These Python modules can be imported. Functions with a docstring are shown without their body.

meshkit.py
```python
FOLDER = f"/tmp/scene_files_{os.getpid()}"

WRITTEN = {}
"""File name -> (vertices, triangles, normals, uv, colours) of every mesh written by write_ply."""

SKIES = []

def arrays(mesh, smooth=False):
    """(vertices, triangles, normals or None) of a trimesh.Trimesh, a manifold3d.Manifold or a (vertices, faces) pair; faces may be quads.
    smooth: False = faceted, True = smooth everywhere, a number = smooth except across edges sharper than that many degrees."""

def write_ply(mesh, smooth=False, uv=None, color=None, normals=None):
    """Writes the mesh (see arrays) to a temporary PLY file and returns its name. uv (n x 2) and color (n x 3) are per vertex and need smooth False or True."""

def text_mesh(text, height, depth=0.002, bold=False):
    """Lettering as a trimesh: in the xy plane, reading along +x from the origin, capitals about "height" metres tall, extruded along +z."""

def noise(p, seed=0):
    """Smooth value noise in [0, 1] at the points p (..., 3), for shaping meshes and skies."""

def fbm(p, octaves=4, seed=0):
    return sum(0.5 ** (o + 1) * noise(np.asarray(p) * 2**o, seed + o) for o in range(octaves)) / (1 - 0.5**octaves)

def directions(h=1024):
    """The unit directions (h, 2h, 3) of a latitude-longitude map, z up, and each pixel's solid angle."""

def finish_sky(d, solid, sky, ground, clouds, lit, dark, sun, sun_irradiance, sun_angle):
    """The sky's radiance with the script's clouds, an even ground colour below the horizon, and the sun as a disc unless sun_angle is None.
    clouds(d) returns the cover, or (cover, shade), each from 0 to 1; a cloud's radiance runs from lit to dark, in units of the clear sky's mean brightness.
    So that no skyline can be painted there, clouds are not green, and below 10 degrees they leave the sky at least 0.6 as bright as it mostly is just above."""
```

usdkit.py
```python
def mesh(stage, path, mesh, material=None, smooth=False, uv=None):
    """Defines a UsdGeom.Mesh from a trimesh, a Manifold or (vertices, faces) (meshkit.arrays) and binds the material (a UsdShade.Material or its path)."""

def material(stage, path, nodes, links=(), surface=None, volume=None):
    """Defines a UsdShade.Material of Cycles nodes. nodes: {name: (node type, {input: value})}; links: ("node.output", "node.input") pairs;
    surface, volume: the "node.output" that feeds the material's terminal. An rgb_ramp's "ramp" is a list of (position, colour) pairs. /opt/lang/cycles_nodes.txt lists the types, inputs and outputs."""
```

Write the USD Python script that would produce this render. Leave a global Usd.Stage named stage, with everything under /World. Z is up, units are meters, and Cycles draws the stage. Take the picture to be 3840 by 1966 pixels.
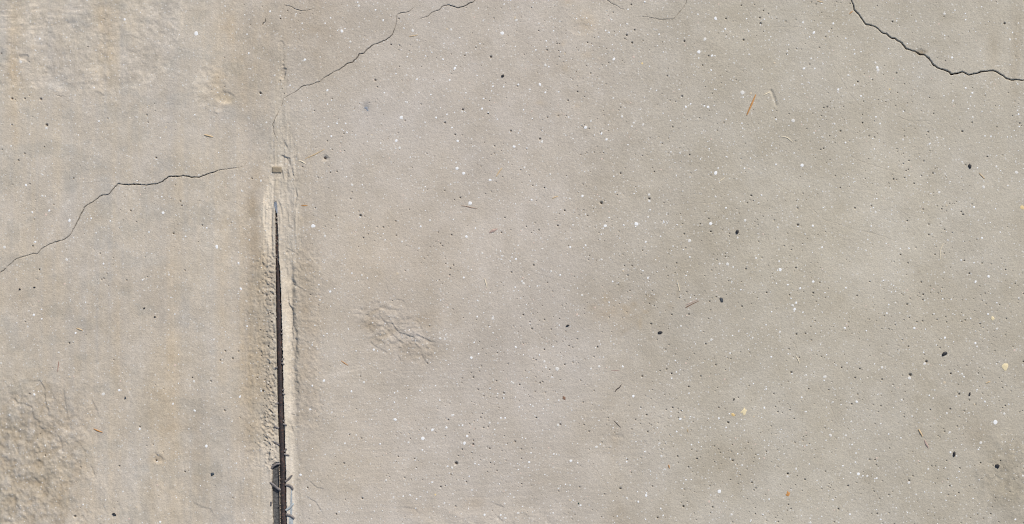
import math
import numpy as np
import trimesh
from scipy.spatial import Delaunay, cKDTree
import meshkit
import usdkit
from pxr import Gf, Sdf, Usd, UsdGeom, UsdLux, UsdShade, Vt

stage = Usd.Stage.CreateInMemory()
UsdGeom.SetStageUpAxis(stage, "Z")
UsdGeom.SetStageMetersPerUnit(stage, 1.0)
world = UsdGeom.Xform.Define(stage, "/World")
stage.SetDefaultPrim(world.GetPrim())
UsdGeom.Scope.Define(stage, "/World/Looks")

# ------------------------------------------------------------------ camera, sky, sun, exposure
# The concrete is about 1 m wide in the picture: 3840 units of drawing = 1 m, seen from straight above.
W, HGT = 3840.0, 1966.0
MM = 1.0 / 3840.0                                   # metres per drawing unit
cam = UsdGeom.Camera.Define(stage, "/World/camera")
cam.CreateHorizontalApertureAttr(36.0)
cam.CreateVerticalApertureAttr(36.0 * 524 / 1024)
cam.CreateFocalLengthAttr(57.6)
cam.CreateClippingRangeAttr(Gf.Vec2f(0.05, 200))
UsdGeom.Xformable(cam).AddTranslateOp().Set(Gf.Vec3d(0, 0, 1.6))
cam.CreateExposureAttr(0.22)

ELEV = math.radians(41)
AZ = math.atan2(0.52, 0.85)
SUN = np.array([math.sin(AZ) * math.cos(ELEV), math.cos(AZ) * math.cos(ELEV), math.sin(ELEV)])
usdkit.material(stage, "/World/Looks/sky_light", {
    "s": ("sky_texture", {"sky_type": "single_scattering", "sun_disc": False, "sun_elevation": ELEV, "sun_rotation": AZ}),
    "b": ("background_shader", {"strength": 0.10})}, [("s.color", "b.color")], surface="b.background")
dome = UsdLux.DomeLight.Define(stage, "/World/sky")
UsdShade.MaterialBindingAPI.Apply(dome.GetPrim()).Bind(UsdShade.Material.Get(stage, "/World/Looks/sky_light"))
sun = UsdLux.DistantLight.Define(stage, "/World/sun")
sun.CreateIntensityAttr(0.95)
sun.CreateAngleAttr(0.53)
sun.CreateColorAttr(Gf.Vec3f(1.0, 0.955, 0.89))
sun.GetPrim().CreateAttribute("inputs:normalize", Sdf.ValueTypeNames.Bool).Set(True)
m = Gf.Matrix4d(1.0)
m.SetRotate(Gf.Rotation(Gf.Vec3d(0, 0, 1), Gf.Vec3d(*map(float, SUN))))
UsdGeom.Xformable(sun).AddTransformOp().Set(m)

# ------------------------------------------------------------------ helpers
used = {}


def path_for(name, parent="/World"):
    key = (parent, name)
    n = used.get(key, 0)
    used[key] = n + 1
    return f"{parent}/{name}" + (f"_{n:03d}" if n else "")


def tag(prim, label=None, category=None, group=None, kind=None):
    p = prim.GetPrim() if hasattr(prim, "GetPrim") else prim
    for k, v in (("label", label), ("category", category), ("group", group), ("kind", kind)):
        if v:
            p.SetCustomDataByKey(k, v)
    return p


def obj(name, mesh, material, parent="/World", smooth=35):
    p = path_for(name, parent)
    usdkit.mesh(stage, p, mesh, material, smooth=smooth)
    return stage.GetPrimAtPath(p)


def world_xy(x, y):
    return (np.asarray(x, float) - W / 2) * MM, (HGT / 2 - np.asarray(y, float)) * MM


def R(i, j, pts):        # coordinates read off a sixteenth of the drawing
    p = np.asarray(pts, float)
    return p * (0.4966 if j < 2 else 0.4974) + np.array([960.0 * i, 655.0 * j])


def Q(i, j, pts):        # ... off a quarter
    return np.asarray(pts, float) * 0.7453 + np.array([1920.0 * i, 983.0 * j])


def F(pts):              # ... off the whole
    return np.asarray(pts, float) * 1.4907


def Z(x0, y0, f, pts):
    return np.asarray(pts, float) * f + np.array([x0, y0])


def n2(x, y, sx, sy, octaves=3, seed=0):
    return meshkit.fbm(np.stack([x / sx + 1000.3, y / sy + 1000.7, np.full_like(x, seed * 3.7 + .5)], -1), octaves, seed) - 0.5


def sstep(a, b, x):
    t = np.clip((x - a) / (b - a), 0, 1)
    return t * t * (3 - 2 * t)


def boxmask(x, y, x0, y0, x1, y1, soft):
    return sstep(x0 - soft, x0 + soft, x) * (1 - sstep(x1 - soft, x1 + soft, x)) * sstep(y0 - soft, y0 + soft, y) * (1 - sstep(y1 - soft, y1 + soft, y))


def seg_dist(px, py, poly, want_side=False):
    """Distance of points to a polyline; with want_side also which side (positive = away from the light: left, down in the drawing)."""
    best = np.full(px.shape, 1e9)
    side = np.zeros(px.shape)
    along = np.zeros(px.shape)
    for k, ((ax, ay), (bx, by)) in enumerate(zip(poly[:-1], poly[1:])):
        dx, dy = bx - ax, by - ay
        L2 = dx * dx + dy * dy + 1e-9
        t = np.clip(((px - ax) * dx + (py - ay) * dy) / L2, 0, 1)
        d = np.hypot(px - ax - t * dx, py - ay - t * dy)
        nx, ny = -dy, dx
        if nx * -0.64 + ny * 0.77 < 0:
            nx, ny = -nx, -ny
        s = ((px - ax) * nx + (py - ay) * ny) / math.sqrt(L2)
        hit = d < best
        best = np.where(hit, d, best)
        side = np.where(hit, s, side)
        along = np.where(hit, (k + t) / (len(poly) - 1), along)
    return (best, side, along) if want_side else best


def resample(poly, step, rng, wob=0.0):
    poly = np.asarray(poly, float)
    d = np.r_[0, np.cumsum(np.hypot(*np.diff(poly, axis=0).T))]
    n = max(2, int(d[-1] / step) + 1)
    s = np.linspace(0, d[-1], n)
    p = np.stack([np.interp(s, d, poly[:, 0]), np.interp(s, d, poly[:, 1])], 1)
    if wob:
        g = rng.normal(0, wob, p.shape)
        g = (g + np.roll(g, 1, 0)) / 2
        p[1:-1] += g[1:-1]
    return p


# ------------------------------------------------------------------ what is drawn on the concrete
# cracks: (polyline, width at the start / middle / end, depth), all in drawing units
C_left = np.vstack([R(0, 1, [(-400, 800), (0, 740), (60, 690), (127, 635), (200, 615), (280, 597), (305, 565), (370, 530), (412, 512), (485, 488), (540, 445), (568, 385), (600, 330), (637, 242), (700, 205), (750, 170), (815, 150), (840, 125), (885, 73), (960, 78), (1035, 77), (1105, 80), (1175, 72), (1225, 50), (1280, 18), (1390, 12), (1500, 18), (1560, 2)]),
                    R(0, 0, [(1640, 1290), (1740, 1275), (1835, 1260), (1870, 1215), (1933, 1150)])])
C_mid = R(1, 0, [(192, 800), (200, 765), (215, 740), (290, 700), (345, 660), (410, 637), (485, 615), (520, 585), (545, 568), (585, 542), (630, 532), (650, 508), (690, 478), (725, 470), (755, 440), (780, 405), (815, 403), (845, 370), (880, 345), (930, 322), (985, 300), (1030, 262), (1050, 215), (1062, 165), (1065, 115), (1100, 102), (1150, 92), (1185, 65), (1220, 42), (1290, 38)])
C_top = R(1, 0, [(1185, 195), (1230, 145), (1300, 118), (1335, 95), (1385, 75), (1410, 48), (1450, 38), (1490, 45), (1530, 60), (1570, 50), (1600, 30), (1640, 20), (1660, 0), (1720, -120)])
C_right = R(3, 0, [(590, -120), (625, 0), (640, 35), (652, 75), (690, 120), (735, 185), (770, 188), (815, 202), (865, 252), (890, 258), (935, 285), (960, 288), (975, 312), (1005, 330), (1050, 372), (1105, 382), (1140, 412), (1185, 418), (1215, 442), (1245, 480), (1285, 515), (1365, 545), (1380, 563), (1470, 546), (1515, 565), (1590, 552), (1680, 535), (1715, 540), (1775, 570), (1795, 590), (1835, 603), (1933, 606), (2100, 612)])
CRACKS = [(C_left, [(0, 2.2), (.35, 2.6), (.55, 3.4), (.62, 4.8), (.82, 4.8), (.88, 2.6), (.93, 1.5), (1, .9)], 11),
          (C_mid, [(0, 1.8), (.25, 2.4), (.5, 3.2), (.75, 2.4), (.9, 1.6), (1, .6)], 7),
          (C_top, [(0, .8), (.25, 2.0), (.5, 3.4), (.8, 2.6), (1, 2.4)], 8),
          (C_right, [(0, 4.2), (.3, 5.2), (.5, 6.0), (.75, 5.4), (1, 5.0)], 20),
          (R(2, 0, [(690, -30), (720, 0), (760, 30), (840, 70)]), [(0, 1.8), (1, 1.2)], 5),
          (R(2, 0, [(945, 125), (1020, 132), (1100, 145), (1215, 150), (1245, 125), (1275, 85), (1300, 45), (1315, 0), (1325, -60)]), [(0, .8), (.4, 2.0), (1, 1.8)], 5),
          (R(1, 0, [(215, 40), (265, 50), (300, 70), (340, 80), (400, 78), (470, 60)]), [(0, 1.4), (.4, 2.0), (1, .7)], 5),
          (R(1, 0, [(72, 145), (68, 170), (50, 187)]), [(0, 1.5), (1, 3.4)], 6),
          (R(1, 0, [(120, 430), (128, 470), (118, 545), (75, 575)]), [(0, 1.4), (1, 1.2)], 4),
          (R(1, 0, [(175, 830), (150, 880), (122, 940), (140, 1010), (158, 1060)]), [(0, 1.6), (.5, 2.6), (1, 1.2)], 5),
          (R(0, 0, [(400, 700), (435, 722), (480, 725), (520, 750)]), [(0, .8), (.4, 2.2), (1, .7)], 4)]
HAIR = [R(1, 0, [(500, 760), (420, 830), (350, 910), (300, 1000), (210, 1080), (170, 1120)]),
        R(1, 0, [(475, 910), (450, 960), (410, 1085)]), R(1, 0, [(385, 1120), (375, 1180), (380, 1240), (350, 1310)]),
        R(3, 1, [(50, 60), (130, 105), (250, 180), (330, 260), (430, 345), (520, 370), (640, 410), (760, 435), (850, 460), (960, 500)]),
        R(3, 0, [(270, 290), (390, 330), (450, 350), (480, 400), (480, 470), (540, 580), (600, 680), (640, 740), (690, 790), (800, 845), (950, 865), (1060, 915), (1200, 915), (1320, 920), (1440, 990)]),
        R(2, 0, [(1790, 860), (1830, 960), (1860, 1080), (1900, 1200), (1930, 1300)]), R(2, 0, [(1730, 0), (1780, 70), (1800, 120), (1850, 180)]),
        R(3, 2, [(830, 10), (890, 40), (960, 75)]), R(3, 2, [(390, 290), (450, 360), (500, 510), (555, 590)]), R(3, 2, [(610, 830), (650, 890)]),
        R(3, 0, [(0, 200), (140, 205), (240, 205)]), R(3, 0, [(620, 1180), (700, 1220), (860, 1270), (1000, 1310)]),
        R(2, 1, [(1120, 235), (1290, 225), (1450, 215), (1700, 232)]), R(2, 1, [(820, 30), (890, 45), (990, 70)]),
        R(2, 1, [(70, 700), (190, 750), (260, 775), (380, 800), (470, 825)]), R(2, 2, [(380, 740), (470, 780), (560, 840), (640, 920), (720, 1040)]),
        R(2, 0, [(820, 600), (860, 580), (940, 578), (1020, 600)]), R(0, 1, [(1690, 190), (1780, 215), (1830, 250), (1890, 300), (1933, 350)]),
        R(0, 1, [(640, 70), (760, 50), (885, 70)]), R(1, 0, [(10, 300), (60, 370), (100, 405), (120, 430)]),
        R(0, 0, [(400, 690), (520, 770), (620, 800), (760, 790), (890, 800)])]
SCRATCH_AND_LIT_LIP = [Z(940, 520, .2775, [(275, 358), (440, 358)]), Z(940, 520, .2775, [(275, 360), (440, 360)]), Z(940, 520, .2775, [(278, 350), (430, 354)]), R(0, 0, [(150, 662), (440, 635), (760, 590)]), R(0, 2, [(1335, 600), (1360, 770), (1385, 920)]), R(0, 2, [(1800, 700), (1815, 880)]),  # strokes above the spacer block: sunlit lip painted pale; the others are scratches
           R(0, 2, [(1700, 820), (1680, 1000)]), R(0, 1, [(1500, 560), (1540, 640)]), R(0, 1, [(150, 350), (158, 500)]), R(0, 0, [(1655, 180), (1645, 380)]),
           R(2, 1, [(800, 800), (1000, 830), (1100, 840)]), R(1, 2, [(450, 220), (620, 180), (800, 150)]), R(0, 2, [(890, 120), (930, 230), (1000, 380), (1070, 500)]),
           R(1, 0, [(240, 340), (460, 352)]), R(0, 1, [(690, 800), (710, 840)]), R(3, 2, [(1090, 580), (1340, 560)])]

# steps in the surface (low on the side away from the light): (polyline, depth, reach)
zc = lambda p: Z(1300, 1050, .2654, p)
z8 = lambda p: Z(940, 520, .2775, p)
z7 = lambda p: Z(940, 880, .2775, p)
z6 = lambda p: Z(940, 1240, .2775, p)
SCARPS = [(zc([(460, 500), (520, 570), (560, 600), (640, 605), (700, 690), (745, 745), (840, 765), (885, 790), (940, 805), (975, 830)]), 5.5, 26),
          (zc([(955, 745), (1060, 805), (1130, 830), (1180, 870), (1270, 885)]), 5.0, 20), (zc([(570, 410), (640, 415), (750, 415)]), 3.0, 12),
          (zc([(640, 275), (700, 270), (790, 285), (830, 310)]), 3.2, 12), (zc([(890, 880), (920, 910), (1000, 912)]), 3.5, 11),
          (zc([(1060, 1040), (1085, 1100), (1115, 1150), (1150, 1180)]), 3.8, 14), (zc([(725, 1070), (760, 1110), (765, 1150)]), 4.0, 10),
          (zc([(60, 475), (210, 475), (300, 490), (390, 490)]), 3.4, 24), (zc([(430, 300), (480, 325)]), 3.2, 9), (zc([(470, 850), (540, 900)]), 2.5, 9),
          (zc([(330, 860), (390, 930), (520, 990), (580, 1030)]), 3.0, 20), (zc([(560, 680), (650, 760), (720, 840), (800, 890)]), 2.8, 18), (zc([(560, 60), (600, 160), (680, 220)]), 1.6, 12),
          (R(0, 2, [(225, 240), (300, 235), (340, 300), (345, 400), (380, 490)]), 3.4, 22), (R(0, 2, [(100, 350), (130, 400), (180, 410), (240, 430), (260, 520), (310, 550)]), 3.4, 20),
          (R(0, 2, [(480, 290), (500, 420), (515, 510)]), 2.8, 18), (R(0, 2, [(690, 370), (735, 470)]), 2.6, 14), (R(0, 2, [(440, 640), (470, 720), (480, 780)]), 2.8, 16),
          (R(0, 2, [(690, 880), (720, 960)]), 3.0, 12), (R(0, 2, [(250, 830), (270, 780), (330, 770)]), 2.6, 14), (R(0, 2, [(1460, 1150), (1520, 1190), (1580, 1200), (1620, 1250)]), 3.0, 16),
          (R(0, 2, [(250, 560), (330, 600), (430, 600)]), 2.2, 14), (R(0, 2, [(590, 700), (640, 760), (650, 850)]), 2.2, 14), (R(0, 2, [(400, 1130), (450, 1170)]), 2.4, 10), (R(0, 2, [(770, 1160), (800, 1210)]), 2.6, 10),
          (z8([(410, 220), (460, 250), (530, 265), (545, 380)]), 5, 13), (z8([(560, 400), (570, 470), (595, 520)]), 5, 14), (z8([(425, 420), (440, 520), (455, 555)]), 6, 9),
          (z8([(450, 40), (495, 130)]), 4, 12), (z8([(600, 640), (640, 790), (610, 860), (600, 1000), (590, 1300)]), 4.5, 12), (z8([(500, 880), (505, 1000), (520, 1190), (570, 1220)]), 3.2, 9),
          (z8([(380, 830), (415, 930), (430, 1060)]), 4, 8), (z8([(305, 930), (298, 1010), (290, 1120), (285, 1319)]), 7, 16), (z7([(293, 0), (300, 100), (303, 240)]), 7, 14),
          (z7([(510, 840), (518, 910), (530, 960), (570, 1000), (575, 1140), (565, 1260), (570, 1319)]), 7, 26), (z6([(568, 0), (575, 120), (555, 160), (580, 250)]), 5, 20),
          (z7([(580, 670), (620, 690), (710, 740)]), 3.5, 10), (z7([(570, 450), (575, 600)]), 4, 11), (z7([(490, 180), (540, 210), (600, 240)]), 3.4, 10), (z7([(495, 450), (500, 560)]), 3.4, 8), (z7([(420, 150), (415, 400)]), 2.6, 8),
          (z6([(205, 470), (215, 590)]), 4, 12), (z6([(210, 690), (215, 760), (250, 800)]), 4.5, 13), (z6([(250, 1060), (300, 1110)]), 4.2, 10), (z6([(180, 1160), (220, 1190)]), 4, 9), (z6([(240, 1240), (255, 1319)]), 4, 10), (z6([(530, 1120), (600, 1140)]), 4, 9),
          (R(1, 0, [(190, 1165), (235, 1190), (262, 1250)]), 3.5, 10), (R(1, 0, [(210, 1050), (240, 1115)]), 3.5, 10), (R(1, 0, [(205, 760), (215, 700), (230, 690)]), 2.5, 10),
          (R(1, 2, [(1800, 1165), (1870, 1190)]), 4, 9), (R(1, 2, [(1100, 1190), (1200, 1200), (1240, 1240)]), 3, 14), (R(1, 2, [(400, 990), (460, 1040), (510, 1050)]), 2.6, 16), (R(1, 2, [(1820, 1260), (1870, 1300)]), 4, 9),
          (R(1, 2, [(380, 1110), (450, 1150), (500, 1230)]), 2.4, 16), (Z(940, 1600, .2775, [(200, 130), (240, 180), (270, 260), (250, 420)]), 5, 14), (Z(940, 1600, .2775, [(300, 200), (350, 240)]), 7, 8), (Z(940, 1600, .2775, [(560, 0), (580, 70)]), 4, 12)]
# shallow dents: (x, y, rx, ry, depth)
DENTS = [(*R(1, 0, [(205, 545)])[0], 13, 24, 6), (*R(1, 0, [(190, 340)])[0], 13, 18, 2), (*R(0, 0, [(1700, 738)])[0], 36, 24, 3.2),
         (*R(0, 0, [(180, 430)])[0], 16, 12, 3.4), (*R(2, 0, [(520, 220)])[0], 36, 24, 1.4), (*R(3, 0, [(1145, 390)])[0], 15, 7, 2.6),
         (*R(1, 0, [(525, 1200)])[0], 11, 11, 3), (*R(0, 2, [(1190, 830)])[0], 18, 16, 4), (*R(2, 2, [(800, 660)])[0], 22, 12, 1.6), (*R(1, 1, [(235, 590)])[0], 8, 8, 3), (*Z(940, 520, .2775, [(490, 500)])[0], 9, 16, 3)]
# traced pits: (x, y, r)
PITS = [(Q(1, 0, [(449, 1022)])[0], 8.5), (Q(1, 1, [(2004, 568)])[0], 8), (Q(0, 1, [(2295, 1013)])[0], 9), (Q(0, 1, [(1130, 748)])[0], 6), (Q(0, 0, [(235, 630)])[0], 7), (Q(0, 0, [(1888, 405)])[0], 6.5), (Q(0, 0, [(1807, 270)])[0], 6),
        (Q(0, 0, [(205, 500)])[0], 7), (Q(0, 0, [(60, 497)])[0], 6), (Q(0, 0, [(125, 497)])[0], 5), (Q(0, 0, [(738, 580)])[0], 5), (Q(0, 0, [(1130, 437)])[0], 4), (Q(0, 0, [(370, 898)])[0], 4.5), (Q(0, 0, [(92, 808)])[0], 5.5),
        (Q(0, 0, [(785, 795)])[0], 6), (Q(0, 0, [(2328, 553)])[0], 7), (Q(0, 0, [(2238, 618)])[0], 6), (Q(0, 0, [(1813, 1086)])[0], 7), (Q(0, 0, [(1635, 797)])[0], 8), (Q(0, 0, [(2470, 287)])[0], 6), (Q(0, 0, [(1310, 470)])[0], 7),
        (Q(0, 0, [(2455, 572)])[0], 5), (Q(0, 0, [(2570, 660)])[0], 5), (Q(0, 0, [(2237, 960)])[0], 4), (Q(0, 0, [(1686, 1088)])[0], 4), (Q(0, 0, [(1993, 1185)])[0], 4.5), (Q(0, 0, [(270, 1030)])[0], 4.5),
        (Q(1, 0, [(617, 152)])[0], 4.5), (Q(1, 0, [(723, 158)])[0], 4), (Q(1, 0, [(577, 178)])[0], 5), (Q(1, 0, [(604, 216)])[0], 5), (Q(1, 0, [(867, 208)])[0], 5.5), (Q(1, 0, [(1165, 202)])[0], 6), (Q(1, 0, [(1250, 120)])[0], 7),
        (Q(1, 0, [(2478, 118)])[0], 6), (Q(1, 0, [(2265, 662)])[0], 6), (Q(1, 0, [(2440, 640)])[0], 4), (Q(1, 0, [(1203, 985)])[0], 5), (Q(1, 0, [(1080, 1022)])[0], 4), (Q(1, 0, [(1725, 1048)])[0], 5), (Q(1, 0, [(2097, 1130)])[0], 4.5), (Q(1, 0, [(2097, 1182)])[0], 4.5),
        (Q(1, 0, [(1438, 1133)])[0], 6), (Q(1, 0, [(866, 1178)])[0], 4.5), (Q(1, 0, [(538, 1165)])[0], 4), (Q(1, 0, [(1368, 1238)])[0], 4), (Q(1, 0, [(140, 700)])[0], 6), (Q(1, 0, [(690, 1000)])[0], 6), (Q(1, 0, [(1957, 883)])[0], 6), (Q(1, 0, [(1654, 385)])[0], 6),
        (Q(1, 1, [(890, 263)])[0], 5.5), (Q(1, 1, [(803, 562)])[0], 5), (Q(1, 1, [(778, 540)])[0], 5), (Q(1, 1, [(745, 548)])[0], 4), (Q(1, 1, [(950, 575)])[0], 4.5), (Q(1, 1, [(655, 575)])[0], 4.5), (Q(1, 1, [(677, 770)])[0], 6), (Q(1, 1, [(1405, 556)])[0], 7),
        (Q(1, 1, [(1157, 223)])[0], 4.5), (Q(1, 1, [(56, 266)])[0], 5), (Q(1, 1, [(305, 430)])[0], 4), (Q(1, 1, [(328, 388)])[0], 4), (Q(1, 1, [(430, 428)])[0], 5), (Q(1, 1, [(1101, 487)])[0], 4), (Q(1, 1, [(1101, 462)])[0], 4), (Q(1, 1, [(808, 733)])[0], 4.5),
        (Q(1, 1, [(122, 784)])[0], 5), (Q(1, 1, [(243, 817)])[0], 5), (Q(1, 1, [(15, 904)])[0], 6), (Q(1, 1, [(1088, 808)])[0], 6), (Q(1, 1, [(1660, 843)])[0], 5), (Q(1, 1, [(1690, 987)])[0], 6), (Q(1, 1, [(1800, 995)])[0], 5), (Q(1, 1, [(1827, 995)])[0], 4.5),
        (Q(1, 1, [(545, 1140)])[0], 6), (Q(1, 1, [(732, 1287)])[0], 5.5), (Q(1, 1, [(930, 990)])[0], 5), (Q(1, 1, [(1387, 1066)])[0], 6), (Q(1, 1, [(1998, 1100)])[0], 6), (Q(1, 1, [(1643, 1243)])[0], 5), (Q(1, 1, [(2205, 740)])[0], 5), (Q(1, 1, [(2250, 665)])[0], 5), (Q(1, 1, [(2085, 502)])[0], 7),
        (Q(1, 1, [(1110, 1000)])[0], 6), (Q(1, 1, [(862, 1230)])[0], 6), (Q(1, 1, [(2254, 1038)])[0], 5), (Q(0, 1, [(1812, 576)])[0], 4), (Q(0, 1, [(377, 1280)])[0], 6.5), (Q(0, 1, [(785, 1000)])[0], 6), (Q(0, 1, [(703, 830)])[0], 5), (Q(0, 1, [(637, 92)])[0], 4.5), (Q(0, 1, [(930, 42)])[0], 4.5),
        (Q(0, 1, [(740, 75)])[0], 4), (Q(0, 1, [(1107, 495)])[0], 5), (Q(0, 1, [(1060, 600)])[0], 4.5), (Q(0, 1, [(600, 1027)])[0], 5), (Q(0, 1, [(1170, 485)])[0], 5), (Q(0, 1, [(930, 1055)])[0], 5), (Q(0, 1, [(2535, 660)])[0], 5), (Q(0, 1, [(2455, 828)])[0], 4), (Q(0, 1, [(2380, 918)])[0], 6),
        (Q(0, 1, [(1822, 1190)])[0], 6), (Q(0, 1, [(2150, 510)])[0], 4), (Q(0, 1, [(2500, 1050)])[0], 4.5), (Q(0, 1, [(2525, 950)])[0], 4)]

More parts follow.
